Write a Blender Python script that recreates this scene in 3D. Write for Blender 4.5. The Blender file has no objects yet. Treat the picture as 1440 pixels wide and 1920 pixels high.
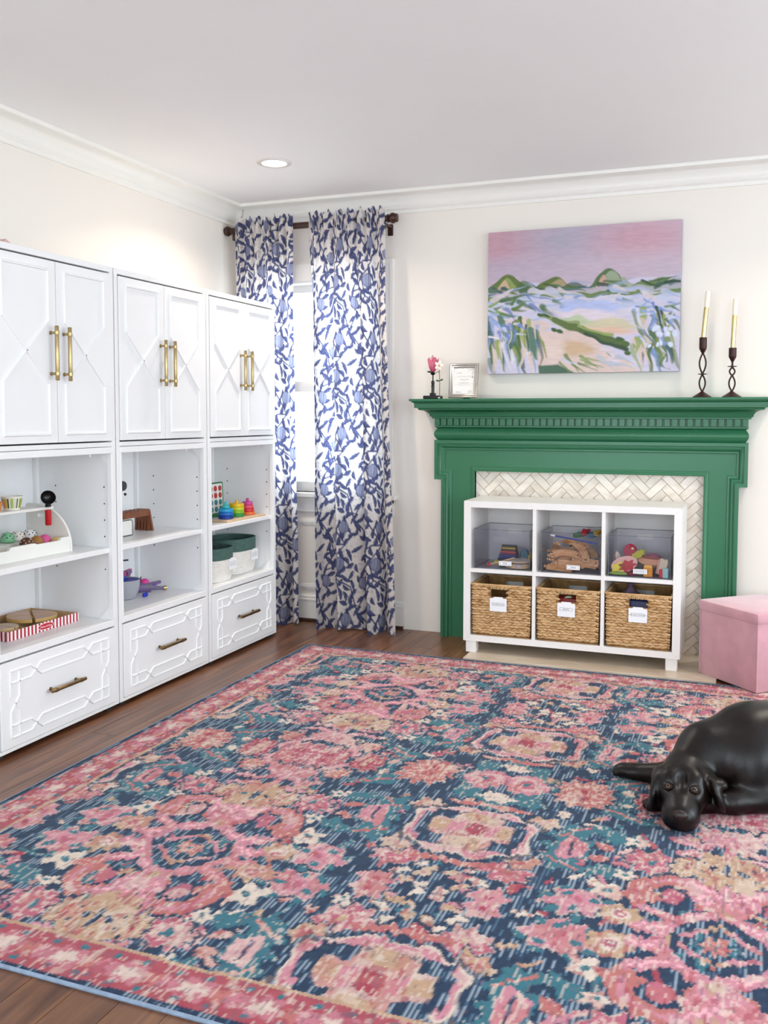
import bpy, bmesh, math, random
import numpy as np
from math import sin, cos, pi, radians, hypot, atan2, sqrt
from mathutils import Vector, Matrix, Euler
random.seed(7)
SC = bpy.context.scene
COL = SC.collection

# ------------------------------------------------------------------ camera
CAM_H = 1.25
cam_d = bpy.data.cameras.new('camera')
cam = bpy.data.objects.new('camera', cam_d); COL.objects.link(cam); SC.camera = cam
_yaw, _pit, _rol = -0.372866, 0.0592673, 0.001376
_fw = Vector((sin(_yaw)*cos(_pit), cos(_yaw)*cos(_pit), -sin(_pit)))
_rt = Vector((cos(_yaw), -sin(_yaw), 0)); _up = _rt.cross(_fw)
_r2 = cos(_rol)*_rt + sin(_rol)*_up; _u2 = -sin(_rol)*_rt + cos(_rol)*_up
_m = Matrix((_r2, _u2, -_fw)).transposed().to_4x4(); _m.translation = (0, 0, CAM_H)
cam.matrix_world = _m
cam_d.sensor_fit = 'HORIZONTAL'; cam_d.sensor_width = 36.0
cam_d.lens = 1762.3*36/1440
cam_d.shift_y = -(960-885.4)/1440
cam_d.clip_start = 0.05; cam_d.clip_end = 60

# ------------------------------------------------------------------ world, daylight, exposure
ROOM_X0, ROOM_X1, ROOM_Y0, WALL_Y, CEIL = -3.0, 2.9, -1.7, 5.14, 2.53
world = bpy.data.worlds.new('world'); SC.world = world; world.use_nodes = True
_bg = world.node_tree.nodes['Background']
_bg.inputs['Color'].default_value = (0.79, 0.91, 1.0, 1); _bg.inputs['Strength'].default_value = 13.0
SC.view_settings.view_transform = 'Standard'; SC.view_settings.look = 'None'
SC.view_settings.gamma = 1.0; SC.view_settings.use_curve_mapping = False
SC.view_settings.exposure = -0.82
# window openings of the two walls behind the camera (x or y span, z span)
WIN_RIGHT = [(0.2, 2.0, 0.45, 2.2), (2.6, 4.4, 0.45, 2.2)]     # in the wall x = ROOM_X1
WIN_REAR = [(-2.4, -0.6, 0.45, 2.2), (0.4, 2.2, 0.45, 2.2)]    # in the wall y = ROOM_Y0
WIN_BACK = (-2.85, -2.05, 0.79, 2.06)                          # the window seen in the picture
def portal(name, loc, rot, sx, sy):
    d = bpy.data.lights.new(name, 'AREA'); d.shape = 'RECTANGLE'; d.size = sx; d.size_y = sy
    d.cycles.is_portal = True
    o = bpy.data.objects.new(name, d); COL.objects.link(o); o.location = loc; o.rotation_euler = rot
for a, b, c, d_ in WIN_RIGHT: portal('window_right_offscreen', (ROOM_X1+.1, (a+b)/2, (c+d_)/2), (0, pi/2, 0), d_-c, b-a)
for a, b, c, d_ in WIN_REAR: portal('window_rear_offscreen', ((a+b)/2, ROOM_Y0-.1, (c+d_)/2), (pi/2, 0, 0), b-a, d_-c)
portal('window_back', (-2.45, WALL_Y+.17, 1.425), (-pi/2, 0, 0), .8, 1.27)
SC.cycles.use_denoising = True
SC.cycles.max_bounces = 8; SC.cycles.diffuse_bounces = 5; SC.cycles.glossy_bounces = 3
SC.cycles.transmission_bounces = 6; SC.cycles.transparent_max_bounces = 10
SC.cycles.caustics_reflective = False; SC.cycles.caustics_refractive = False
SC.cycles.sample_clamp_indirect = 6.0

# ------------------------------------------------------------------ materials
def lin(c):
    if isinstance(c, str):
        c = c.lstrip('#'); c = [int(c[i:i+2], 16)/255 for i in (0, 2, 4)]
    return [((x/12.92) if x <= .04045 else ((x+.055)/1.055)**2.4) for x in c[:3]]
MATS = {}
def mat(name, color, rough=.5, metal=0., spec=.5, var=0., vscale=8., bump=0., bscale=60., stretch=(1, 1, 1), coat=0., sheen=0., emit=0., trans=0., alpha=1., ior=1.45, var2=None):
    """A node material: principled colour with a procedural noise variation and fine relief."""
    if name in MATS: return MATS[name]
    m = bpy.data.materials.new(name); m.use_nodes = True; nt = m.node_tree; N = nt.nodes; L = nt.links
    p = N['Principled BSDF']; c = lin(color) + [1]
    p.inputs['Base Color'].default_value = c
    p.inputs['Roughness'].default_value = rough; p.inputs['Metallic'].default_value = metal
    p.inputs['Specular IOR Level'].default_value = spec; p.inputs['Coat Weight'].default_value = coat
    p.inputs['Sheen Weight'].default_value = sheen; p.inputs['Transmission Weight'].default_value = trans
    p.inputs['Alpha'].default_value = alpha; p.inputs['IOR'].default_value = ior
    if emit:
        p.inputs['Emission Color'].default_value = c; p.inputs['Emission Strength'].default_value = emit
    if var or bump:
        tc = N.new('ShaderNodeTexCoord'); mp = N.new('ShaderNodeMapping'); mp.inputs['Scale'].default_value = stretch
        L.new(tc.outputs['Object'], mp.inputs['Vector'])
    if var:
        n = N.new('ShaderNodeTexNoise'); n.inputs['Scale'].default_value = vscale; n.inputs['Detail'].default_value = 4
        L.new(mp.outputs[0], n.inputs['Vector'])
        mx = N.new('ShaderNodeMix'); mx.data_type = 'RGBA'
        if var2: c2 = lin(var2) + [1]
        else: c2 = [x*(1-var) for x in c[:3]] + [1]
        mx.inputs[6].default_value = c; mx.inputs[7].default_value = c2
        r = N.new('ShaderNodeMapRange'); r.inputs[1].default_value = .35; r.inputs[2].default_value = .65
        L.new(n.outputs['Fac'], r.inputs[0]); L.new(r.outputs[0], mx.inputs[0]); L.new(mx.outputs[2], p.inputs['Base Color'])
    if bump:
        n2 = N.new('ShaderNodeTexNoise'); n2.inputs['Scale'].default_value = bscale; n2.inputs['Detail'].default_value = 3
        L.new(mp.outputs[0], n2.inputs['Vector'])
        b = N.new('ShaderNodeBump'); b.inputs['Strength'].default_value = bump; b.inputs['Distance'].default_value = .004
        L.new(n2.outputs['Fac'], b.inputs['Height']); L.new(b.outputs[0], p.inputs['Normal'])
    MATS[name] = m; return m
def attr_mat(name, rough=.8, translucent=0., bump_node=None, spec=.3, sheen=0.):
    """Colour comes from the mesh's own woven / printed / painted colour attribute."""
    m = bpy.data.materials.new(name); m.use_nodes = True; nt = m.node_tree; N = nt.nodes; L = nt.links
    p = N['Principled BSDF']; a = N.new('ShaderNodeAttribute'); a.attribute_name = 'col'
    L.new(a.outputs['Color'], p.inputs['Base Color']); p.inputs['Roughness'].default_value = rough
    p.inputs['Specular IOR Level'].default_value = spec; p.inputs['Sheen Weight'].default_value = sheen
    if translucent:
        t = N.new('ShaderNodeBsdfTranslucent'); L.new(a.outputs['Color'], t.inputs['Color'])
        mx = N.new('ShaderNodeMixShader'); mx.inputs[0].default_value = translucent
        L.new(p.outputs[0], mx.inputs[1]); L.new(t.outputs[0], mx.inputs[2]); L.new(mx.outputs[0], N['Material Output'].inputs['Surface'])
    MATS[name] = m; return m

# ------------------------------------------------------------------ mesh builder
class MB:
    def __init__(s): s.v = []; s.f = []; s.mi = []; s.cur = 0
    def add(s, vs, fs):
        o = len(s.v); s.v += [tuple(v) for v in vs]; s.f += [tuple(i+o for i in f) for f in fs]; s.mi += [s.cur]*len(fs); return s
    def box(s, x0, x1, y0, y1, z0, z1, bev=0.):
        if x0 > x1: x0, x1 = x1, x0
        if y0 > y1: y0, y1 = y1, y0
        if z0 > z1: z0, z1 = z1, z0
        if bev <= 0:
            return s.add([(x0,y0,z0),(x1,y0,z0),(x1,y1,z0),(x0,y1,z0),(x0,y0,z1),(x1,y0,z1),(x1,y1,z1),(x0,y1,z1)],
                         [(0,3,2,1),(4,5,6,7),(0,1,5,4),(1,2,6,5),(2,3,7,6),(3,0,4,7)])
        bm = bmesh.new(); bmesh.ops.create_cube(bm, size=1)
        for v in bm.verts: v.co = ((x0+x1)/2+v.co.x*(x1-x0), (y0+y1)/2+v.co.y*(y1-y0), (z0+z1)/2+v.co.z*(z1-z0))
        b = min(bev, .45*min(x1-x0, y1-y0, z1-z0))
        bmesh.ops.bevel(bm, geom=list(bm.edges), offset=b, segments=2 if bev > .004 else 1, affect='EDGES', profile=.5)
        return s.bm(bm)
    def bm(s, bm, M=None):
        bm.verts.index_update()
        s.add([(M @ v.co if M else v.co) for v in bm.verts], [[v.index for v in f.verts] for f in bm.faces]); bm.free(); return s
    def xf(s, M, start=0):
        s.v[start:] = [tuple(M @ Vector(v)) for v in s.v[start:]]; return s
    def lathe(s, prof, c=(0,0,0), seg=24, axis='z', cap=True, arc=None):
        """prof = [(radius, height)...] turned about the vertical through c"""
        o = []; n = len(prof)
        for r, h in prof:
            for k in range(seg):
                a = 2*pi*k/seg
                p = (r*cos(a), r*sin(a), h)
                if axis == 'x': p = (h, r*cos(a), r*sin(a))
                if axis == 'y': p = (r*sin(a), h, r*cos(a))
                o.append((c[0]+p[0], c[1]+p[1], c[2]+p[2]))
        f = []
        for i in range(n-1):
            for k in range(seg):
                k2 = (k+1) % seg; f.append((i*seg+k, i*seg+k2, (i+1)*seg+k2, (i+1)*seg+k))
        if cap: f.append(tuple(range(seg-1, -1, -1))); f.append(tuple((n-1)*seg+k for k in range(seg)))
        return s.add(o, f)
    def tube(s, pts, r, seg=10, cap=True):
        """round tube along pts, r a number or one radius per point"""
        P = [Vector(p) for p in pts]; n = len(P); rs = r if isinstance(r, (list, tuple)) else [r]*n
        o = []; ref = None
        for i in range(n):
            t = (P[min(i+1, n-1)]-P[max(i-1, 0)]).normalized()
            if ref is None: ref = Vector((0,0,1)) if abs(t.z) < .9 else Vector((1,0,0))
            u = (ref-t*ref.dot(t)).normalized(); w = t.cross(u); ref = u
            for k in range(seg):
                a = 2*pi*k/seg; o.append(P[i]+u*cos(a)*rs[i]+w*sin(a)*rs[i])
        f = [(i*seg+k, i*seg+(k+1) % seg, (i+1)*seg+(k+1) % seg, (i+1)*seg+k) for i in range(n-1) for k in range(seg)]
        if cap: f.append(tuple(range(seg-1, -1, -1))); f.append(tuple((n-1)*seg+k for k in range(seg)))
        return s.add(o, f)
    def prism(s, poly, fn, h0, h1):
        """poly = [(a,b)] extruded from h0 to h1; fn(a,b,h) -> xyz"""
        n = len(poly)
        return s.add([fn(a, b, h0) for a, b in poly]+[fn(a, b, h1) for a, b in poly],
                     [tuple(range(n-1, -1, -1)), tuple(range(n, 2*n))]+[(i, (i+1) % n, n+(i+1) % n, n+i) for i in range(n)])
    def sweep(s, path, prof, fn, closed=False, caps=True):
        """moulding: prof [(d,h)] (d to the left of the path) carried along a 2-D path with mitres"""
        n = len(path); P = [Vector((p[0], p[1])) for p in path]; o = []
        for i in range(n):
            a = P[i]-P[i-1] if (i > 0 or closed) else P[1]-P[0]
            b = P[(i+1) % n]-P[i] if (i < n-1 or closed) else P[i]-P[i-1]
            a = a.normalized(); b = b.normalized(); na = Vector((-a.y, a.x)); nb = Vector((-b.y, b.x))
            m = (na+nb); m = m/max(m.length_squared, .15)*2 if m.length > 1e-6 else na
            for d, h in prof: q = P[i]+m*d; o.append(fn(q.x, q.y, h))
        k = len(prof); f = []
        for i in range(n if closed else n-1):
            j = (i+1) % n
            for t in range(k-1): f.append((i*k+t, j*k+t, j*k+t+1, i*k+t+1))
        if caps and not closed: f.append(tuple(range(k))); f.append(tuple((n-1)*k+t for t in range(k-1, -1, -1)))
        return s.add(o, f)
    def grid(s, fn, nu, nv, wrap_u=False):
        o = [fn(i/(nu if wrap_u else nu-1), j/(nv-1)) for j in range(nv) for i in range(nu)]
        f = [(j*nu+i, j*nu+(i+1) % nu, (j+1)*nu+(i+1) % nu, (j+1)*nu+i) for j in range(nv-1) for i in range(nu if wrap_u else nu-1)]
        return s.add(o, f)
    def ball(s, c, r, seg=14, rings=8, M=None):
        rx, ry, rz = r if isinstance(r, (tuple, list)) else (r, r, r); st = len(s.v)
        pr = [(sin(pi*j/rings), -cos(pi*j/rings)) for j in range(1, rings)]
        o = [(rx*q*cos(2*pi*k/seg), ry*q*sin(2*pi*k/seg), rz*h) for q, h in pr for k in range(seg)]+[(0,0,-rz),(0,0,rz)]
        f = [(i*seg+k, i*seg+(k+1) % seg, (i+1)*seg+(k+1) % seg, (i+1)*seg+k) for i in range(rings-2) for k in range(seg)]
        b = (rings-1)*seg
        f += [(b, (k+1) % seg, k) for k in range(seg)]+[(b+1, (rings-2)*seg+k, (rings-2)*seg+(k+1) % seg) for k in range(seg)]
        if M: o = [M @ Vector(q) for q in o]
        return s.add([(c[0]+q[0], c[1]+q[1], c[2]+q[2]) for q in o], f)
    def mesh(s, name, smooth=None):
        me = bpy.data.meshes.new(name); me.from_pydata(s.v, [], s.f); 
        bm = bmesh.new(); bm.from_mesh(me); bmesh.ops.recalc_face_normals(bm, faces=bm.faces); bm.to_mesh(me); bm.free()
        if smooth is not None:
            me.shade_smooth(); me.set_sharp_from_angle(angle=radians(smooth))
        return me
    def build(s, name, material, parent=None, smooth=35, loc=None):
        me = s.mesh(name, smooth); mm = material if isinstance(material, (list, tuple)) else [material]
        for m in mm: me.materials.append(m)
        if len(mm) > 1: me.polygons.foreach_set('material_index', s.mi)
        o = bpy.data.objects.new(name, me); COL.objects.link(o)
        if parent: o.parent = parent
        if loc: o.location = loc
        return o
def tag(o, label=None, cat=None, group=None, kind=None):
    if label: o['label'] = label
    if cat: o['category'] = cat
    if group: o['group'] = group
    if kind: o['kind'] = kind
    return o
def thing(name, label, cat, loc=(0,0,0), rz=0., group=None):
    o = bpy.data.objects.new(name, None); COL.objects.link(o); o.empty_display_size = .1
    o.location = loc; o.rotation_euler = (0,0,rz); return tag(o, label, cat, group)
def struct(name, mb, m, parent=None, smooth=35):
    o = mb.build(name, m, parent, smooth)
    if not parent: o['kind'] = 'structure'
    return o
def inst(src, parent, loc=(0,0,0), rot=(0,0,0), scale=(1,1,1), name=None):
    o = src.copy(); COL.objects.link(o); o.parent = parent; o.location = loc; o.rotation_euler = rot; o.scale = scale
    if name: o.name = name
    return o
def dup(root, loc=None, rz=None, label=None):
    r = root.copy(); COL.objects.link(r)
    if loc is not None: r.location = loc
    if rz is not None: r.rotation_euler = (0,0,rz)
    if label: r['label'] = label
    for ch in list(root.children):
        c = ch.copy(); COL.objects.link(c); c.parent = r
        for g in list(ch.children):
            d = g.copy(); COL.objects.link(d); d.parent = c
    return r
def lettering(txt, size, material, parent, M, name='lettering', align='CENTER', extrude=.0003, shear=0., sx=1.):
    cu = bpy.data.curves.new(name, 'FONT'); cu.body = txt; cu.size = size; cu.align_x = align; cu.align_y = 'CENTER'; cu.extrude = extrude; cu.shear = shear
    cu.resolution_u = 3
    t = bpy.data.objects.new(name, cu); COL.objects.link(t)
    me = bpy.data.meshes.new_from_object(t.evaluated_get(bpy.context.evaluated_depsgraph_get()))
    bpy.data.objects.remove(t); bpy.data.curves.remove(cu)
    me.transform(M @ Matrix.Diagonal((sx, 1, 1, 1))); me.materials.clear(); me.materials.append(material); me.name = name
    o = bpy.data.objects.new(name, me); COL.objects.link(o); o.parent = parent; return o
XY = lambda a, b, h: (a, b, h)
def carve(o, cutter_mb):
    """cut real holes in the mesh of o (cutter in o's own coordinates)"""
    bm = bmesh.new(); bm.from_mesh(o.data); bmesh.ops.remove_doubles(bm, verts=bm.verts, dist=1e-6); bmesh.ops.recalc_face_normals(bm, faces=bm.faces); bm.to_mesh(o.data); bm.free()
    c = bpy.data.objects.new('cutter', cutter_mb.mesh('cutter')); COL.objects.link(c); c.parent = o.parent; c.matrix_basis = o.matrix_basis.copy()
    md = o.modifiers.new('holes', 'BOOLEAN'); md.operation = 'DIFFERENCE'; md.solver = 'EXACT'; md.object = c
    dg = bpy.context.evaluated_depsgraph_get(); me = bpy.data.meshes.new_from_object(o.evaluated_get(dg))
    o.modifiers.remove(md); o.data = me; me.shade_smooth(); me.set_sharp_from_angle(angle=radians(35)); bpy.data.objects.remove(c); return o
def colour_grid(name, V, nu, nv, cols, material, parent=None, smooth=True):
    """regular grid mesh with one colour per vertex; V (nv*nu,3), cols (nv*nu,3) linear"""
    me = bpy.data.meshes.new(name)
    idx = (np.arange(nv-1)[:, None]*nu+np.arange(nu-1)[None, :]).ravel()
    F = np.stack([idx, idx+1, idx+nu+1, idx+nu], 1)
    me.vertices.add(len(V)); me.vertices.foreach_set('co', np.asarray(V, np.float32).ravel())
    nf = len(F); me.loops.add(nf*4); me.polygons.add(nf)
    me.polygons.foreach_set('loop_start', np.arange(nf, dtype=np.int32)*4)
    me.loops.foreach_set('vertex_index', F.astype(np.int32).ravel())
    me.update(calc_edges=True)
    ca = me.color_attributes.new('col', 'FLOAT_COLOR', 'POINT')
    c4 = np.ones((len(V), 4), np.float32); c4[:, :3] = cols; ca.data.foreach_set('color', c4.ravel())
    if smooth: me.shade_smooth()
    me.materials.append(material)
    o = bpy.data.objects.new(name, me); COL.objects.link(o)
    if parent: o.parent = parent
    return o

WHITE = mat('white_paint', '#f1f0ee', .38, var=.02, vscale=3, spec=.4)
BRASS = mat('brushed_brass', '#b59f72', .3, 1., var=.15, vscale=40)
DBRASS = mat('aged_brass', '#957d58', .3, 1., var=.25, vscale=30)
INK = mat('black_ink', '#2a2a2c', .7, var=.1)
# ------------------------------------------------------------------ the room
M_WALL = mat('wall_paint', '#efe8df', .6, var=.015, vscale=2, bump=.03, bscale=220)
M_CEIL = mat('ceiling_paint', '#f4f3f3', .75, var=.015, vscale=2, bump=.03, bscale=220)
M_TRIM = mat('trim_paint', '#efece6', .32, var=.01, vscale=3)
X0, X1, Y0, W = ROOM_X0, ROOM_X1, ROOM_Y0, WALL_Y
def wall_with_openings(name, fixed, axis, a0, a1, openings, thick):
    """a wall in the plane axis=fixed with rectangular openings, thickness going outwards"""
    mb = MB(); cuts = sorted(openings); a = a0
    def blk(p, q, z0, z1):
        if q-p < 1e-4: return
        if axis == 'y': mb.box(p, q, fixed, fixed+thick, z0, z1)
        else: mb.box(fixed, fixed+thick, p, q, z0, z1)
    for p, q, z0, z1 in cuts:
        blk(a, p, 0, CEIL); blk(p, q, 0, z0); blk(p, q, z1, CEIL); a = q
    blk(a, a1, 0, CEIL)
    return struct(name, mb, M_WALL, smooth=None)
wall_with_openings('wall_back', W, 'y', X0-.15, X1+.15, [WIN_BACK], .15)
wall_with_openings('wall_left', X0, 'x', Y0, W, [], -.15)
wall_with_openings('wall_right', X1, 'x', Y0, W, WIN_RIGHT, .15)
wall_with_openings('wall_rear', Y0, 'y', X0-.15, X1+.15, WIN_REAR, -.15)
struct('ceiling', MB().box(X0-.15, X1+.15, Y0-.15, W+.15, CEIL, CEIL+.1), M_CEIL, smooth=None)

# hardwood floor: each plank a piece
M_WOOD = bpy.data.materials.new('oak_plank'); M_WOOD.use_nodes = True
def _wood(m, c1, c2, c3, rough, sc=(1, 1, 1), objvar=.3):
    nt = m.node_tree; N = nt.nodes; L = nt.links; p = N['Principled BSDF']
    tc = N.new('ShaderNodeTexCoord'); oi = N.new('ShaderNodeObjectInfo')
    ad = N.new('ShaderNodeVectorMath'); ad.operation = 'ADD'; cm = N.new('ShaderNodeCombineXYZ')
    mu = N.new('ShaderNodeMath'); mu.operation = 'MULTIPLY'; mu.inputs[1].default_value = 37
    L.new(oi.outputs['Random'], mu.inputs[0]); L.new(mu.outputs[0], cm.inputs[0]); L.new(mu.outputs[0], cm.inputs[1])
    mp = N.new('ShaderNodeMapping'); mp.inputs['Scale'].default_value = sc
    geo = N.new('ShaderNodeNewGeometry'); L.new(geo.outputs['Position'], ad.inputs[0]); L.new(cm.outputs[0], ad.inputs[1]); L.new(ad.outputs[0], mp.inputs['Vector'])
    n = N.new('ShaderNodeTexNoise'); n.inputs['Scale'].default_value = 1; n.inputs['Detail'].default_value = 6; n.inputs['Distortion'].default_value = .6
    L.new(mp.outputs[0], n.inputs['Vector'])
    cr = N.new('ShaderNodeValToRGB'); e = cr.color_ramp.elements
    e[0].position = .3; e[0].color = lin(c1)+[1]; e[1].position = .72; e[1].color = lin(c3)+[1]
    x = e.new(.5); x.color = lin(c2)+[1]
    L.new(n.outputs['Fac'], cr.inputs[0])
    hv = N.new('ShaderNodeHueSaturation'); mr = N.new('ShaderNodeMapRange'); mr.inputs[3].default_value = 1-objvar; mr.inputs[4].default_value = 1+objvar
    L.new(oi.outputs['Random'], mr.inputs[0]); L.new(mr.outputs[0], hv.inputs['Value']); L.new(cr.outputs[0], hv.inputs['Color'])
    L.new(hv.outputs[0], p.inputs['Base Color']); p.inputs['Roughness'].default_value = rough
    b = N.new('ShaderNodeBump'); b.inputs['Strength'].default_value = .08; b.inputs['Distance'].default_value = .003
    L.new(n.outputs['Fac'], b.inputs['Height']); L.new(b.outputs[0], p.inputs['Normal'])
_wood(M_WOOD, '#4d2f22', '#6e4730', '#8a5d3f', .3, (28, 2.2, 6), .16)
M_GAP = mat('subfloor', '#6b4a34', .8, var=.1)
floor = struct('floor', MB().box(X0-.15, X1+.15, Y0-.15, W+.15, -.12, -.004), M_GAP, smooth=None)
_pk = MB().box(-.5, .5, -.5, .5, -1, 0); _pkm = _pk.mesh('plank'); _pkm.materials.append(M_WOOD)
_rp = random.Random(3); PW = .118; x = X0; first = True
while x < X1-.01:
    y = Y0-_rp.random()*1.2
    while y < W:
        ln = _rp.uniform(1.1, 2.3); ya, yb = max(y, Y0), min(y+ln, W); y += ln
        if yb-ya < .05: continue
        xb = min(x+PW, X1)
        o = bpy.data.objects.new('plank', _pkm); COL.objects.link(o); o.parent = floor
        o.location = ((x+xb)/2, (ya+yb)/2, 0); o.scale = (xb-x-.0016, yb-ya-.0016, .004)
    x += PW

# crown moulding round the room
_cp = [(0,-.118),(.012,-.118),(.014,-.1),(.02,-.096),(.024,-.09),(.02,-.084),(.024,-.078)]
_cp += [(.024+.056*(1-cos(t*pi/2)), -.078+.056*sin(t*pi/2)) for t in [i/7 for i in range(1, 8)]]
_cp += [(.086,-.02),(.094,-.016),(.096,-.008),(.096,0),(0,0)]
struct('trim_1', MB().sweep([(X1,W),(X0,W),(X0,Y0),(X1,Y0)], _cp, lambda a, b, h: (a, b, CEIL+h), closed=True), M_TRIM)
# baseboard on the window wall: board, moulded cap, dark shoe
BBX = (X0, -1.88)
bb = struct('baseboard_back', MB().sweep([(BBX[1],W),(BBX[0],W)], [(0,0),(.016,0),(.016,.125),(.019,.128),(.019,.136),(.012,.142),(.014,.152),(.006,.162),(0,.165)], XY), M_TRIM)
M_SHOE = mat('stained_shoe_moulding', '#3a2015', .35, var=.2, vscale=12)
MB().sweep([(BBX[1],W-.0162),(BBX[0],W-.0162)], [(0,0),(.016,0),(.015,.008),(.01,.015),(0,.019)], XY).build('shoe_moulding', M_SHOE, bb)
bl = struct('baseboard_left', MB().sweep([(X0,W-.02),(X0,Y0)], [(0,0),(.016,0),(.016,.125),(.019,.136),(.012,.142),(0,.165)], XY), M_TRIM)
# window in the back wall
a, b, c, d = WIN_BACK
w1 = struct('window_1', MB().sweep([(a-.1,c-.05),(a-.1,d+.1),(b+.1,d+.1),(b+.1,c-.05)],
      [(0,0),(0,.022),(-.018,.022),(-.024,.016),(-.075,.014),(-.09,.018),(-.1,.018),(-.1,0)], lambda p, q, h: (p, W-h, q)), M_TRIM)
# jamb lining, stool and apron, panel below
MB().box(a-.002, a+.012, W-.002, W+.14, c, d).box(b-.012, b+.002, W-.002, W+.14, c, d).box(a, b, W-.002, W+.14, d-.012, d+.002).build('jamb', M_TRIM, w1, None)
MB().box(a-.13, b+.13, W-.055, W+.1, c-.028, c, .004).build('sill', M_TRIM, w1)
MB().sweep([(b+.1, c-.028), (a-.1, c-.028)], [(0,0),(0,.02),(.02,.02),(.03,.014),(.075,.014),(.085,.018),(.095,.012),(.1,0)], lambda p, q, h: (p, W-h, q)).build('apron', M_TRIM, w1)
MB().sweep([(a-.05,.2),(a-.05,c-.17),(b+.05,c-.17),(b+.05,.2)], [(0,0),(0,.008),(-.012,.012),(-.03,.004),(-.03,0)], lambda p, q, h: (p, W-h, q), closed=True).build('lower_panel_moulding', M_TRIM, w1)
M_GLASS = mat('window_glass', '#f4f9ff', .02, var=.01)
for k, (z0, z1, yy) in enumerate([(c, (c+d)/2+.02, W+.06), ((c+d)/2-.02, d-.01, W+.095)]):
    s_ = MB()
    s_.box(a+.012, a+.06, yy, yy+.03, z0, z1).box(b-.06, b-.012, yy, yy+.03, z0, z1).box(a+.06, b-.06, yy, yy+.03, z0, z0+.06).box(a+.06, b-.06, yy, yy+.03, z1-.045, z1)
    so = s_.build('sash', M_TRIM, w1, None)
    MB().box(a+.06, b-.06, yy+.012, yy+.016, z0+.06, z1-.045).build('pane', M_GLASS, so, None)

# recessed ceiling lights: the one in view, and the one whose light throws the candlestick shadows to the left
M_LAMP = mat('lamp_lens', '#fff3e2', .4, emit=14, var=.01)
def downlight(x, y, label, power, lname):
    t = thing('recessed_light', label, 'ceiling light', (x, y, CEIL), 0, 'recessed ceiling lights')
    MB().lathe([(.062,-.001),(.064,-.006),(.078,-.0075),(.088,-.004),(.09,0)], seg=40, cap=False).build('trim_ring', mat('lamp_ring', '#d9d3cd', .35, var=.02), t)
    MB().lathe([(.0635,-.0015),(.0635,-.0035)], seg=32).build('lens', M_LAMP, t)
    l = bpy.data.lights.new(lname, 'AREA'); l.shape = 'DISK'; l.size = .12; l.energy = power; l.color = (1., .88, .74); l.spread = radians(140)
    o = bpy.data.objects.new(lname, l); COL.objects.link(o); o.location = (x, y, CEIL-.012)
LAMP_P = 19
for i, (x, y) in enumerate([(-2.28, 4.30), (.62, 4.15)]):
    downlight(x, y, 'round recessed ceiling light '+['above the cabinets near the window', 'above the pink ottoman'][i], LAMP_P, ['downlight', 'downlight_right_offscreen'][i])
# ------------------------------------------------------------------ the three tall cabinets along the left wall
CABF, CABB = -2.5, -2.915           # front and back
CW, CP, CY0 = .707, .7145, 2.573
M_CAB = mat('cabinet_lacquer', '#f3f3f3', .32, var=.015, vscale=4)
M_CABIN = mat('cabinet_inside', '#f3f3f3', .45, var=.02, vscale=4)
def strip(mb, pts, w, h, fn, closed=False):
    mb.sweep(pts, [(-w/2,0),(-w/2,h*.4),(-w*.25,h),(w*.25,h),(w/2,h*.4),(w/2,0)], fn, closed)
def bar_pull(name, parent, p0, p1, out, r, m):
    """bar handle from p0 to p1 on a face whose outward direction is out"""
    p0, p1, out = Vector(p0), Vector(p1), Vector(out); d = (p1-p0).normalized(); st = .03
    mb = MB().tube([p0+out*st, p0+out*st+d*.0015, p1+out*st-d*.0015, p1+out*st], [r*.9, r, r, r*.9], 12)
    for q in (p0+d*.026, p1-d*.026):
        mb.tube([q, q+out*.003, q+out*.003, q+out*st], [r*.95, r*.95, r*.62, r*.62], 10)
        mb.tube([q+out*st-d*.006, q+out*st+d*.006], r*1.18, 12)
    return mb.build(name, m, parent)
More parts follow.
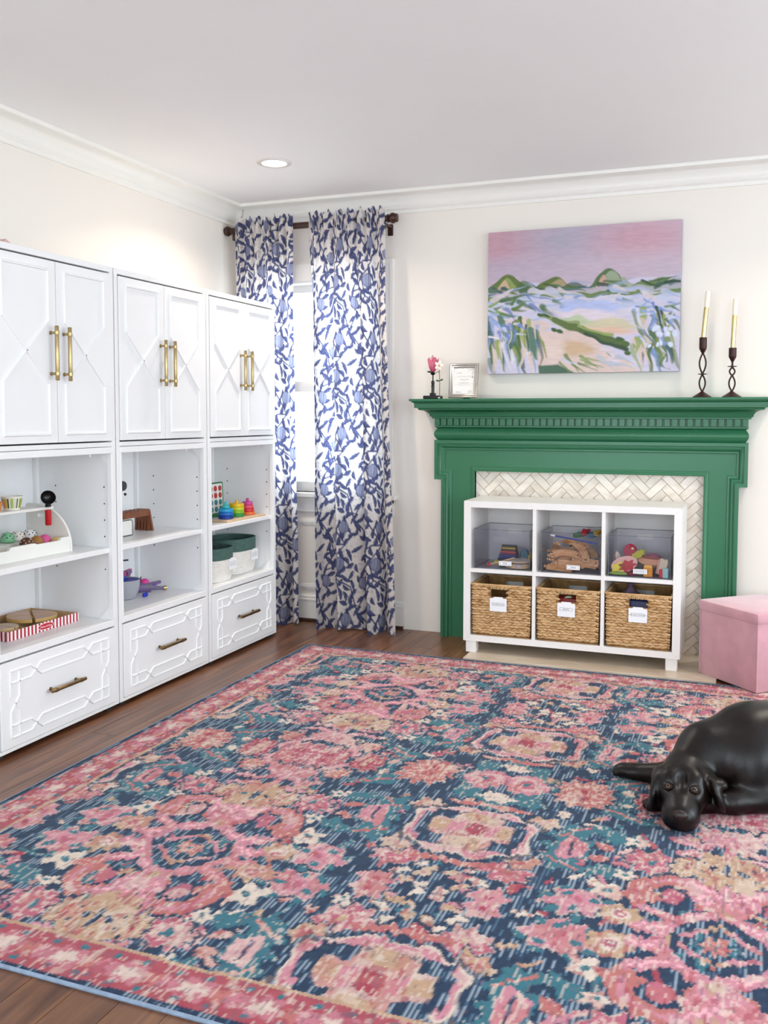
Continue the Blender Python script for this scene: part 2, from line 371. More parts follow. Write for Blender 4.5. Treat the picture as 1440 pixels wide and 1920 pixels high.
def cabinet(k, label):
    y0 = CY0+CP*k; y1 = y0+CW; t = thing('storage_cabinet', label, 'cabinet', (CABF, y0, 0), 0, 'tall white storage cabinets along the wall')
    D = CABB-CABF; w = CW; T = .022
    # carcass in local coordinates: x 0..D (negative = back), y 0..w
    def part(n, m=M_CAB, *b, bev=.0015): 
        mb = MB()
        for q in b: mb.box(*q, bev=bev)
        return mb.build(n, m, t)
    part('side_panel', M_CAB, (D, -.0, 0, T, .02, 1.87)); side_r = part('side_panel', M_CAB, (D, 0, w-T, w, .02, 1.87))
    part('top_panel', M_CAB, (D, .002, T, w-T, 1.846, 1.87))
    part('back_panel', M_CABIN, (D, D+.008, T, w-T, .04, 1.846))
    part('upper_floor', M_CAB, (D+.008, .001, T, w-T, 1.122, 1.141)); part('opening_head', M_CAB, (D+.008, .0015, T, w-T, 1.094, 1.12))
    part('opening_floor', M_CAB, (D+.008, .0015, T, w-T, .362, .389)); part('bottom_rail', M_CAB, (D+.008, .0, T, w-T, .02, .034))
    part('shelf', M_CAB, (D+.01, -.016, T+.001, w-T-.001, .673, .695))
    part('face_stile', M_CAB, (-.02, .002, T, T+.01, .389, 1.094)); part('face_stile', M_CAB, (-.02, .002, w-T-.01, w-T, .389, 1.094))
    part('corner_post', M_CAB, (D+.008, D+.03, w-T-.018, w-T, .389, 1.094))
    for yy, zz in ((.05, 1), (w-.05, 1), (.05, 0), (w-.05, 0)):
        pass
    for s_ in (0, 1):                        # small gussets in the corners of the opening
        yy = T+.001 if s_ == 0 else w-T-.001; yb = yy+(.008 if s_ == 0 else -.008)
        for z0, sg in ((1.094, -1), (.389, 1)):
            MB().prism([(-.02, z0), (-.075, z0), (-.02, z0+sg*.05)], lambda p, q, h: (p, h, q), yy, yb).build('corner_gusset', M_CAB, t, None)
    cut = MB()
    for xx in (-.045, -.30):                 # drilled shelf pin holes lined with raw board
        for j in range(6):
            zz = .60+.07*j
            if abs(zz-.684) < .03: continue
            cut.tube([(xx, w-T-.002, zz), (xx, w-T+.014, zz)], .0036, 10)
            MB().lathe([(.0034,.0002),(.0034,.0138),(.0002,.0138)], (xx, w-T, zz), 10, 'y', cap=False).build('pin_hole', mat('raw_chipboard', '#7a5a3c', .9, var=.3, vscale=300), t)
    carve(side_r, cut)
    MB().tube([(-.06, w-.09, 1.094), (-.06, w-.09, 1.08)], .004, 8).build('hinge_pin', M_CAB, t)
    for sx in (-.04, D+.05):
        for sy in (.04, w-.04): MB().box(sx-.018, sx+.018, sy-.02, sy+.02, 0, .021).build('foot', mat('gap_shade_foot', '#2b2a29', .6, var=.1), t, None)  # feet coloured near-black to carry the shade of the gap under the case
    # doors
    fn = lambda p, q, h: (.004+h, p, q)
    dw = (w-2*T-.006-.003)/2
    for s_ in (0, 1):
        a = T+.003+s_*(dw+.003); b = a+dw
        dr = MB().box(-.016, .004, a, b, 1.147, 1.839, .0012).build('door', M_CAB, t)
        l, r = a+.045, b-.045; mb = MB()
        strip(mb, [(l,1.18),(l,1.373),(r,1.611),(r,1.803),(l,1.803),(l,1.611),(r,1.373),(r,1.18)], .0105, .0065, fn, True)
        mb.build('door_moulding', M_CAB, dr)
        hy = b-.032 if s_ == 0 else a+.038
        bar_pull('handle', dr, (.004, hy, 1.385), (.004, hy, 1.592), (1,0,0), .0078, BRASS)
    # drawer with interlaced moulding
    a, b, z0, z1 = T+.003, w-T-.003, .037, .3555
    dr = MB().box(-.016, .004, a, b, z0, z1, .0012).build('drawer', M_CAB, t)
    l, r, bo, to = a+.048, b-.048, z0+.036, z1-.036; g = .044; mb = MB(); cx = .028
    def weave(p0, p1, xs, o, i_, f2):
        """two strands o (outer) and i_ (inner) that swap at every x in xs"""
        for st in (0, 1):
            cur = o if st == 0 else i_; oth = i_ if st == 0 else o; pts = [(p0, cur)]
            for q in xs: pts += [(q-cx, cur), (q+cx, oth)]; cur, oth = oth, cur
            pts.append((p1, cur)); strip(mb, [f2(*q) for q in pts], .0085, .005, fn)
    L_ = r-l; xs = (l+L_*.235, l+L_*.765)
    weave(l, r, xs, to, to-g, lambda p, q: (p, q)); weave(l, r, xs, bo, bo+g, lambda p, q: (p, q))
    zc = ((to+bo)/2,)
    weave(bo, to, zc, l, l+g, lambda p, q: (q, p)); weave(bo, to, zc, r, r-g, lambda p, q: (q, p))
    mb.build('drawer_moulding', M_CAB, dr)
    hc = (a+b)/2
    bar_pull('handle', dr, (.004, hc-.098, .2), (.004, hc+.098, .2), (1,0,0), .0075, DBRASS)
    return t
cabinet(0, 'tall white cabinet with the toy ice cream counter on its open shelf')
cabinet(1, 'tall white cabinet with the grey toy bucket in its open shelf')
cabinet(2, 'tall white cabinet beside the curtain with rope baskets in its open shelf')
# ------------------------------------------------------------------ green mantel, tiled surround, hearth
M_GRN = mat('green_paint', '#2f6e4c', .3, var=.03, vscale=3, spec=.5)
MX0, MX1, MF = -1.667, -.015, 5.04
mt = thing('fireplace_mantel', 'dark green painted fireplace mantel with dentil band and eared frame', 'mantel', ((MX0+MX1)/2, MF, 0)); mt_in = Matrix.Translation((-(MX0+MX1)/2, -MF, 0))
def mpart(n, mb, m=M_GRN, smooth=35): return mb.xf(mt_in).build(n, m, mt, smooth)
def frieze(prof, caps=True):
    """profile (p,z) carried round left return, front and right return"""
    mb = MB(); n = len(prof)
    rows = []
    for p, z in prof: rows.append([(MX0-p, W-.001, z), (MX0-p, MF-p, z), (MX1+p, MF-p, z), (MX1+p, W-.001, z)])
    o = [q for r in rows for q in r]; f = []
    for i in range(n-1):
        for k in range(3): f.append((i*4+k, i*4+k+1, (i+1)*4+k+1, (i+1)*4+k))
    f.append((0,1,2,3)); f.append(tuple((n-1)*4+k for k in (3,2,1,0)))
    return mb.add(o, f)
mpart('shelf', frieze([(.09,1.303),(.09,1.322),(.094,1.326),(.1,1.328),(.103,1.333),(.112,1.335),(.113,1.347)]))
mpart('bed_moulding', frieze([(.006,1.238),(.012,1.24),(.012,1.247),(.02,1.25)]+[(.02+.045*(1-cos(t*pi/2)), 1.25+.035*sin(t*pi/2)) for t in (.2,.4,.6,.8,1)]+[(.07,1.287),(.075,1.296),(.09,1.298),(.09,1.3035)]))
mpart('dentil_ground', frieze([(-.013,1.196),(-.013,1.239)]))
mpart('torus_moulding', frieze([(-.012,1.184),(-.006,1.188),(-.001,1.192),(-.001,1.198)]), smooth=50)
mpart('frieze_roll', frieze([(-.014,1.118)]+[(-.016+.018*sin(pi*t), 1.118+.068*t) for t in [i/10 for i in range(0, 11)]]+[(-.014,1.187)]), smooth=60)
_dn = MB().box(-.0138, .0138, -.0045, .0135, -.0195, .0195, .0015).mesh('dentil'); _dn.materials.append(M_GRN)
nd = 44
for i in range(nd):
    o = bpy.data.objects.new('dentil', _dn); COL.objects.link(o); o.parent = mt
    o.location = (MX0+.016+(MX1-MX0-.032)*(i+.0)/(nd-1)-(MX0+MX1)/2, .0, 1.2195)
LX0, LX1, EZ, TZ = -1.626, -.056, .896, 1.118; OX0, OX1, OZ = -1.437, -.224, .946
yz = lambda p, q, h: (p, MF+.03-h, q)
mpart('frame_panel', MB().prism([(LX0,0),(LX0,EZ),(MX0,EZ),(MX0,TZ),(MX1,TZ),(MX1,EZ),(LX1,EZ),(LX1,0),(OX1,0),(OX1,OZ),(OX0,OZ),(OX0,0)], yz, -.069, 0), smooth=None)
mpart('frame_moulding', MB().sweep([(LX0,0),(LX0,EZ),(MX0,EZ),(MX0,TZ),(MX1,TZ),(MX1,EZ),(LX1,EZ),(LX1,0)],
      [(0,-.068),(0,.03),(-.017,.03),(-.0175,.02),(-.021,.019),(-.028,.021),(-.036,.018),(-.042,.008),(-.044,.006),(-.05,.0065),(-.054,.0055),(-.056,0)], yz), smooth=30)
mpart('opening_moulding', MB().sweep([(OX0,0),(OX0,OZ),(OX1,OZ),(OX1,0)], [(0,-.069),(0,.008),(.006,.0095),(.012,.0075),(.018,.004),(.022,.004),(.024,0)], yz), smooth=30)
# surround of herringbone marble tiles
M_GROUT = mat('tile_grout', '#d3c7b6', .8, var=.05)
M_TILE = bpy.data.materials.new('marble_tile'); M_TILE.use_nodes = True
_wood(M_TILE, '#cdbfae', '#e2d8cb', '#efe8df', .3, (9, 9, 14), .07)
sur = thing('tile_surround', 'cream marble herringbone tile surround inside the green mantel', 'tile surround', ((OX0+OX1)/2, 5.1, 0)); sur_in = Matrix.Translation((-(OX0+OX1)/2, -5.1, 0))
MB().box(OX0+.001, OX1-.001, 5.098, W-.002, 0, OZ-.001).xf(sur_in).build('tile_backing', M_GROUT, sur, None)
def clip(poly, rect):
    x0, x1, z0, z1 = rect
    for ax, val, sg in ((0, x0, 1), (0, x1, -1), (1, z0, 1), (1, z1, -1)):
        out = []
        for i in range(len(poly)):
            p, q = poly[i-1], poly[i]; dp, dq = sg*(p[ax]-val), sg*(q[ax]-val)
            if (dp >= 0) != (dq >= 0):
                t = dp/(dp-dq); out.append((p[0]+t*(q[0]-p[0]), p[1]+t*(q[1]-p[1])))
            if dq >= 0: out.append(q)
        poly = out
        if len(poly) < 3: return []
    return poly
tw, tl = .041, .123; n3 = 3; cnt = 0; rt_ = random.Random(5)
for i in range(-40, 60):
    for j in range(-14, 16):
        for kind in (0, 1):
            # herringbone on an integer lattice, then turned by 45 degrees
            if kind == 0: ax, ay, bx, by = i+2*n3*j, i, i+2*n3*j+n3, i+1
            else: ax, ay, bx, by = i+2*n3*j+n3, i-n3+1, i+2*n3*j+n3+1, i+1
            g = .0014; q = [(ax*tw+g, ay*tw+g), (bx*tw-g, ay*tw+g), (bx*tw-g, by*tw-g), (ax*tw+g, by*tw-g)]
            s2 = sqrt(.5); q = [(-.84+(u-v)*s2, .35+(u+v)*s2) for u, v in q]
            cx_ = sum(p[0] for p in q)/4; cz_ = sum(p[1] for p in q)/4
            if not (OX0-.1 < cx_ < OX1+.1 and -.1 < cz_ < OZ+.1): continue
            if cz_ < .77 and cx_ < -.36: continue
            q = clip(q, (OX0+.001, OX1-.001, .002, OZ-.001))
            if len(q) < 3: continue
            ar = abs(sum(q[k-1][0]*q[k][1]-q[k][0]*q[k-1][1] for k in range(len(q))))/2
            if ar < 2e-5: continue
            dep = rt_.uniform(.006, .0085)
            MB().prism(q, lambda p, r, h: (p, 5.099-h, r), 0, dep).xf(sur_in).build('tile', M_TILE, sur, None); cnt += 1
print('tiles', cnt)
M_HEARTH = bpy.data.materials.new('hearth_stone'); M_HEARTH.use_nodes = True
_wood(M_HEARTH, '#b7a48f', '#cbbba6', '#d9cdbc', .35, (3, 7, 3), .02)
hx0, hx1 = OX0+.076, -.13
tag(MB().box(hx0, hx1, 4.6, 5.09, 0, .012, .002).build('hearth_slab', M_HEARTH), 'thin beige stone hearth slab under the white cube shelf', 'hearth')
# ------------------------------------------------------------------ painted / woven colour fields
class Paint:
    """colour field on a regular grid with simple brush shapes"""
    def __init__(s, X, Y, base):
        s.X, s.Y = X, Y; s.C = np.empty(X.shape+(3,), np.float32); s.C[:] = lin(base)
    def put(s, mask, col, op=1.):
        c = np.array(lin(col) if isinstance(col, str) else col, np.float32)
        m = np.clip(mask, 0, 1).astype(np.float32)*op
        s.C += m[..., None]*(c-s.C)
    def soft(s, d, w): return np.clip(.5-d/w, 0, 1)
    def capsule(s, p, q, r, col, soft=.003, op=1., r2=None):
        px, py = p; dx, dy = q[0]-px, q[1]-py; L2 = max(dx*dx+dy*dy, 1e-9)
        t = np.clip(((s.X-px)*dx+(s.Y-py)*dy)/L2, 0, 1); rr = r if r2 is None else r+(r2-r)*t
        d = np.hypot(s.X-px-t*dx, s.Y-py-t*dy)-rr; s.put(s.soft(d, soft), col, op)
    def blob(s, c, rx, ry, ang, col, soft=.003, op=1., lobes=0, amp=0., ph=0.):
        ca, sa = cos(ang), sin(ang); u = (s.X-c[0])*ca+(s.Y-c[1])*sa; v = -(s.X-c[0])*sa+(s.Y-c[1])*ca
        r = np.hypot(u/rx, v/ry); k = 1.
        if lobes: k = 1+amp*np.cos(lobes*np.arctan2(v/ry, u/rx)+ph)
        s.put(s.soft((r-k)*min(rx, ry), soft), col, op)
    def poly(s, pts, col, soft=.003, op=1.):
        inside = np.zeros(s.X.shape, bool); d = np.full(s.X.shape, 1e9)
        for i in range(len(pts)):
            (x1, y1), (x2, y2) = pts[i-1], pts[i]
            c = ((y1 > s.Y) != (y2 > s.Y)) & (s.X < (x2-x1)*(s.Y-y1)/((y2-y1) if abs(y2-y1) > 1e-12 else 1e-12)+x1); inside ^= c
            L2 = max((x2-x1)**2+(y2-y1)**2, 1e-12); t = np.clip(((s.X-x1)*(x2-x1)+(s.Y-y1)*(y2-y1))/L2, 0, 1)
            d = np.minimum(d, np.hypot(s.X-x1-t*(x2-x1), s.Y-y1-t*(y2-y1)))
        s.put(s.soft(np.where(inside, -d, d), soft), col, op)
def vnoise(shape, cell, rng):
    """smooth value noise on a grid, cell = (rows, cols) per lattice step"""
    h, w = shape; gh, gw = int(h/cell[0])+3, int(w/cell[1])+3; g = rng.random((gh, gw))
    y = np.arange(h)/cell[0]; x = np.arange(w)/cell[1]; yi = y.astype(int); xi = x.astype(int)
    fy = (y-yi)[:, None]; fx = (x-xi)[None, :]; fy = fy*fy*(3-2*fy); fx = fx*fx*(3-2*fx)
    a = g[yi][:, xi]; b = g[yi][:, xi+1]; c = g[yi+1][:, xi]; d = g[yi+1][:, xi+1]
    return a*(1-fx)*(1-fy)+b*fx*(1-fy)+c*(1-fx)*fy+d*fx*fy

# ------------------------------------------------------------------ the rug
RX0, RX1, RY0, RY1, RT = -2.225, 2.05, 1.605, 4.572, .0095
NAVY, TEAL, PINK, ROSE, CORAL, RED, TAN, CREAM = '#1b3350', '#34707f', '#cb8795', '#bb6478', '#bd706c', '#a63f50', '#bf9c80', '#dccbbd'
def make_rug():
    rg = np.random.default_rng(11)
    nu, nv = int((RX1-RX0)/.0055)+1, int((RY1-RY0)/.006)+1
    xs = np.linspace(RX0, RX1, nu); ys = np.linspace(RY0, RY1, nv); GX, GY = np.meshgrid(xs, ys)
    # ragged woven edges: every pair of columns is shifted a little along the ribs, plus a gentle drift
    jit = np.repeat(rg.normal(0, .005, nu//2+1), 2)[:nu]
    wx = (vnoise(GX.shape, (30, 33), rg)-.5)*.035+(vnoise(GX.shape, (8, 8), rg)-.5)*.016
    wy = (vnoise(GX.shape, (30, 33), rg)-.5)*.035+(vnoise(GX.shape, (7, 4), rg)-.5)*.018
    x = GX+wx; y = GY+wy+jit[None, :]
    P = 1.45; a = np.abs(np.mod(x+.76+P/2, P)-P/2)
    R = .806; t = (y-1.86)/R; k = np.floor(t); c = np.abs(t-k-.5)*R; typ = (np.mod(k, 2) > .5)       # typ True: the teal row
    p = Paint(a, c, NAVY)
    # scattered small filler blossoms, different everywhere
    q = Paint(x, y, NAVY); q.C = p.C
    for _ in range(1250):
        cx, cy = rg.uniform(RX0, .75), rg.uniform(RY0, RY1); s = rg.uniform(.009, .026)
        x0 = max(int((cx-.08-RX0)/.0055), 0); x1 = min(int((cx+.08-RX0)/.0055)+1, nu); y0 = max(int((cy-.08-RY0)/.006), 0); y1 = min(int((cy+.08-RY0)/.006)+1, nv)
        sub = Paint(x[y0:y1, x0:x1], y[y0:y1, x0:x1], NAVY); sub.C = p.C[y0:y1, x0:x1]
        col = rg.choice([PINK, ROSE, CORAL, TAN, CREAM, TEAL, TEAL, RED, NAVY]); an = rg.uniform(0, 3)
        if rg.random() < .3:
            l = rg.uniform(.02, .06); sub.capsule((cx-l*cos(an), cy-l*sin(an)), (cx+l*cos(an), cy+l*sin(an)), rg.uniform(.005, .011), col)
        else:
            sub.blob((cx, cy), s*rg.uniform(.8, 1.6), s, an, col, lobes=int(rg.integers(3, 7)), amp=.25, ph=rg.uniform(0, 6))
            if s > .015: sub.blob((cx, cy), s*.4, s*.4, 0, rg.choice([CREAM, TAN, RED, TEAL]))
    def flower(cx, cy, s, col, col2=CREAM, cen=TAN, n=7, el=1., sel=None):
        s = s*.82; p.blob((cx, cy), s*el*1.28, s*1.28, .3, NAVY, lobes=n, amp=.16, ph=1., op=.9)
        sv = p.C.copy() if sel is not None else None
        p.blob((cx, cy), s*el*1.06, s*1.06, .3, CREAM, lobes=n, amp=.16, ph=1., op=.7); p.blob((cx, cy), s*el, s, .3, col, lobes=n, amp=.16, ph=1.)
        p.blob((cx, cy), s*.66*el, s*.66, .3, col2, lobes=n, amp=.2, ph=.4, op=.65); p.blob((cx, cy), s*.5*el, s*.5, 0, col, lobes=5, amp=.2)
        p.blob((cx, cy), s*.24, s*.24, 0, cen)
        if sel is not None: p.C = np.where(sel[..., None], p.C, sv)
    def dots(cx, cy, s, n, col):
        for i in range(n): p.blob((cx+s*cos(2*pi*i/n+.3), cy+s*sin(2*pi*i/n+.3)), .017, .013, .4, col)
    def arc(cx, cy, r, th, a0, a1, col, sx=1.):
        u = (p.X-cx)/sx; v = p.Y-cy; rr = np.hypot(u, v); an = np.mod(np.arctan2(v, u)-a0, 2*pi)
        p.put(p.soft(np.abs(rr-r)-th, .004)*(an < (a1-a0)), col)
    A, B = typ, ~typ
    # teal row: pair of scalloped flowers in a teal frame
    sv = p.C.copy()
    p.blob((0, .0), .17, .2, 0, TEAL, lobes=8, amp=.16); p.blob((0, .1), .05, .05, 0, NAVY, lobes=4, amp=.3); p.blob((0, .13), .06, .03, 0, CREAM, lobes=5, amp=.2); p.blob((.07, 0), .075, .08, 0, PINK, lobes=14, amp=.07); p.blob((.07, 0), .05, .055, 0, CREAM, op=.5, lobes=12, amp=.1); p.blob((.07, 0), .03, .035, 0, ROSE); p.blob((.07,0),.012,.014,0,TEAL)
    p.blob((.41, .14), .085, .035, .5, TEAL, lobes=3, amp=.2); p.capsule((.34,.1),(.47,.17),.007,CORAL); p.blob((.4, .05), .06, .04, -.4, TEAL, lobes=5, amp=.2); p.blob((.41,.05),.02,.02,0,CREAM)
    flower(.26, .03, .09, CORAL, CREAM, RED, 11, 1.2); flower(.5, .02, .075, RED, PINK, TAN, 8); flower(.66, .03, .08, ROSE, CREAM, RED, 9, 1.2); flower(.56, .14, .055, CORAL, CREAM, TAN); flower(.68, .17, .06, PINK, TAN, RED)
    for u0, v0, u1, v1 in [(.725,.2,.64,.27),(.64,.27,.58,.25),(.725,.2,.6,.1),(.6,.1,.57,.05),(.725,.2,.725,.32),(.66,.31,.6,.33)]:
        p.capsule((u0, v0), (u1, v1), .016, PINK); p.capsule((u0, v0), (u1, v1), .005, CREAM, op=.5)
    p.C = np.where(A[..., None], p.C, sv)
    # lattice row: tan chain, pink branch frame round a teal eye
    sv = p.C.copy()
    for i in range(5):
        p.blob((.03+.045*(i % 3), .02+.035*i), .022, .017, .5, TAN if i % 2 else CREAM, lobes=4, amp=.1); p.blob((.1+.03*(i % 2), .03+.04*i), .02, .016, 0, [PINK, TAN, CREAM, CORAL, ROSE][i], lobes=4, amp=.15)
    flower(.16, .19, .075, ROSE, CREAM, TAN, 8); flower(.16, .03, .06, PINK, TAN, RED, 6)
    flower(.36, .09, .085, PINK, '#d8a9a9', ROSE, 6, 1.15); dots(.36, .09, .05, 3, TEAL); dots(.36, .09, .085, 7, TEAL)
    p.blob((.48,.065),.055,.05,0,TAN,lobes=7,amp=.12); p.blob((.48,.065),.03,.028,0,CREAM); p.blob((.48,.065),.02,.018,0,ROSE); p.blob((.48,.065),.009,.009,0,CREAM)
    p.blob((.44,.185),.045,.042,0,CREAM,lobes=5,amp=.25); p.blob((.44,.185),.014,.012,0,TEAL); p.blob((.52,.19),.045,.05,0,CORAL,lobes=4,amp=.25); p.blob((.52,.19),.015,.02,0,RED)
    arc(.6, .225, .085, .03, -.6, 4.0, CORAL); arc(.6, .225, .085, .009, -.4, 3.7, PINK); p.blob((.6,.225),.028,.04,0,ROSE)
    p.poly([(.725,-.1),(.725,.1),(.66,.05),(.64,0),(.66,-.05)], NAVY); p.blob((.7,.0),.032,.04,0,TEAL,lobes=6,amp=.25); flower(.725,0,.045,CORAL,CREAM,TEAL,6); p.capsule((.64,.02),(.725,.09),.008,TAN); p.capsule((.64,.02),(.69,.06),.008,PINK)
    for u0, v0, u1, v1 in [(.725,.17,.62,.09),(.62,.09,.58,.02),(.62,.09,.54,.13),(.725,.17,.66,.24),(.725,.17,.725,.3),(.66,.24,.68,.33),(.725,.25,.63,.31),(.6,.05,.53,.03)]:
        p.capsule((u0, v0), (u1, v1), .022, PINK)
        p.capsule((u0, v0), (u1, v1), .006, '#eeb0ba')
    p.blob((.725,.17),.05,.045,0,PINK,lobes=5,amp=.2); p.blob((.725,.17),.02,.02,0,TAN)
    p.C = np.where(B[..., None], p.C, sv)
    # everywhere: curl with teal wings, flowers on the medallion row
    p.blob((.3,.4),.07,.06,.4,TEAL,lobes=5,amp=.25); p.blob((.29,.3),.06,.045,-.5,TEAL,lobes=4,amp=.25); p.capsule((.25,.33),(.33,.27),.006,CORAL); p.blob((.4,.29),.055,.035,.5,TEAL,lobes=5,amp=.25)
    arc(.385,.38,.07,.032,-.5,3.7,PINK,1.15); arc(.385,.38,.072,.004,-.3,3.5,NAVY,1.15); p.blob((.385,.365),.03,.018,.4,CORAL)
    flower(.52,.4,.075,ROSE,CREAM,TEAL,8); flower(.62,.39,.05,TAN,CREAM,RED); p.blob((.69,.35),.04,.05,0,TAN,lobes=6,amp=.2); p.blob((.47,.3),.03,.026,0,CREAM,lobes=5,amp=.25); p.blob((.47,.3),.01,.009,0,TEAL)
    flower(.19,.27,.055,TAN,PINK,RED,6)
    # medallion: pink ring, dark corner windows, tan squares, red heart
    m = .403; u = p.X; v = p.Y-m; d8 = (np.abs(u/.185)**2.6+np.abs(v/.15)**2.6)**(1/2.6)*(1+.05*np.cos(8*np.arctan2(v, u)))
    p.put(p.soft((d8-1.2)*.17, .006), NAVY, .8); p.put(p.soft((d8-1.07)*.17, .006), CREAM); p.put(p.soft((d8-1.02)*.17, .006), PINK); p.put(p.soft((d8-.84)*.17, .006), '#c9a39c'); p.put(p.soft(np.abs(d8-.72)*.17-.008, .006), NAVY, .7); 
    for cx, cy in [(.115,.085)]:
        p.poly([(cx-.04,m-cy-.03),(cx+.035,m-cy-.03),(cx+.035,m-cy+.03),(cx-.04,m-cy+.03)], NAVY)
    for cx, cy, w_, h_, col in [(.0,.085,.05,.03,TAN),(.1,0.,.035,.035,TAN),(.0,0,.033,.035,RED),(.06,.0,.02,.035,PINK),(.15,.02,.018,.05,NAVY)]:
        p.poly([(cx-w_,m-cy-h_),(cx+w_,m-cy-h_),(cx+w_,m-cy+h_),(cx-w_,m-cy+h_)], col)
    p.blob((.06,m-.2),.08,.018,.1,CORAL)
    # hues wander over the field
    n1 = vnoise(GX.shape, (14, 12), rg)[..., None]; n2 = vnoise(GX.shape, (5, 3), rg)[..., None]
    lum = p.C.sum(-1, keepdims=True); warm = (p.C[..., :1] > .32)
    p.C = np.where(warm & (n1 > .68), p.C*.55+np.array(lin(CORAL))*.45, p.C); p.C = np.where(warm & (n1 < .25), p.C*.6+np.array(lin(CREAM))*.4, p.C)
    p.C = np.where(warm & (n2 > .8), p.C*.4+np.array(lin(RED))*.6, p.C); p.C = np.where(warm & (n2 < .16), p.C*.4+np.array(lin(CREAM))*.6, p.C)
    # border: navy selvedge, red band with rosettes and teal dots, tan line
    e = np.minimum(np.minimum(GX-RX0, RX1-GX), np.minimum(GY-RY0, RY1-GY)); ew = e+wx*.25
    along = np.where((GX-RX0 < GY-RY0) & (GX-RX0 < RY1-GY) | (RX1-GX < np.minimum(GY-RY0, RY1-GY)), GY, GX)+wy*.4
    Pb = Paint(np.mod(along, .17)-.085, ew-.08, NAVY); Pb.C = p.C.copy()
    Pb.put(ew < .158, TAN); Pb.put(ew < .146, '#ab4e5a')
    Pb.blob((0,0),.055,.04,0,PINK,lobes=7,amp=.2,op=.6); Pb.blob((0,0),.03,.02,0,CREAM,lobes=5,amp=.3,op=.8); Pb.blob((.075,.0),.03,.025,0,CORAL,lobes=5,amp=.3); Pb.blob((-.075,0),.025,.025,0,PINK,lobes=5,amp=.3,op=.7)
    for cx in (-.075, .0, .075):
        Pb.blob((cx+.02,.045),.011,.009,.5,TEAL); Pb.blob((cx-.015,-.042),.011,.009,.5,TEAL)
    nb = vnoise(GX.shape, (5, 4), rg); Pb.put((nb > .74)*(ew < .146), CREAM, .4); Pb.put((nb < .2)*(ew < .146), RED, .6)
    Pb.put(ew < .02, NAVY)
    p.C = np.where((ew < .158)[..., None], Pb.C, p.C)
    # abrash: pale threads showing between the ribs, strongest on the dark ground
    st = vnoise(GX.shape, (7, 1), rg); st2 = vnoise(GX.shape, (4, 1), rg); dark = (p.C.sum(-1) < .35)
    odd = (np.arange(nu) % 2 == 1)[None, :]
    p.put(((st > .66) & dark & odd)*1., '#cdd3d6', .75); p.put(((st > .5) & dark & odd)*1., '#5f86a4', .5)
    p.put(((st2 > .8) & ~dark)*1., CREAM, .55); p.put(((st2 < .16) & ~dark & odd)*1., '#6d5f70', .5)
    p.C *= (.82+.2*vnoise(GX.shape, (2, 2), rg))[..., None]
    Z = RT-.0022+.0011*np.where(np.arange(nu) % 2 == 0, 1., -1.)[None, :]+.0016*(vnoise(GX.shape, (3, 2), rg)-.5)+np.where(dark, -.0008, .0004)
    V = np.stack([GX, GY, Z], -1).reshape(-1, 3)
    M = attr_mat('rug_pile', .95, spec=.1, sheen=.15)
    t = thing('area_rug', 'large pink coral and navy floral woven rug on the wood floor', 'rug', ((RX0+RX1)/2, (RY0+RY1)/2, 0))
    V[:, 0] -= (RX0+RX1)/2; V[:, 1] -= (RY0+RY1)/2
    colour_grid('pile', V, nu, nv, np.clip(p.C, 0, 1).reshape(-1, 3), M, t, smooth=False)
    hx, hy = (RX1-RX0)/2, (RY1-RY0)/2
    MB().sweep([(-hx,-hy),(hx,-hy),(hx,hy),(-hx,hy)], [(.004,.0005),(-.003,.0005),(-.0045,RT*.5),(-.003,RT-.001),(.002,RT-.0005)], XY, closed=True).build('edge_binding', mat('rug_binding', '#93a5bd', .9, var=.2, vscale=60), t)
    MB().box(-hx, hx, -hy, hy, .0004, .004).build('backing', mat('rug_backing', '#7d7f8a', .95, var=.1), t, None)
make_rug()
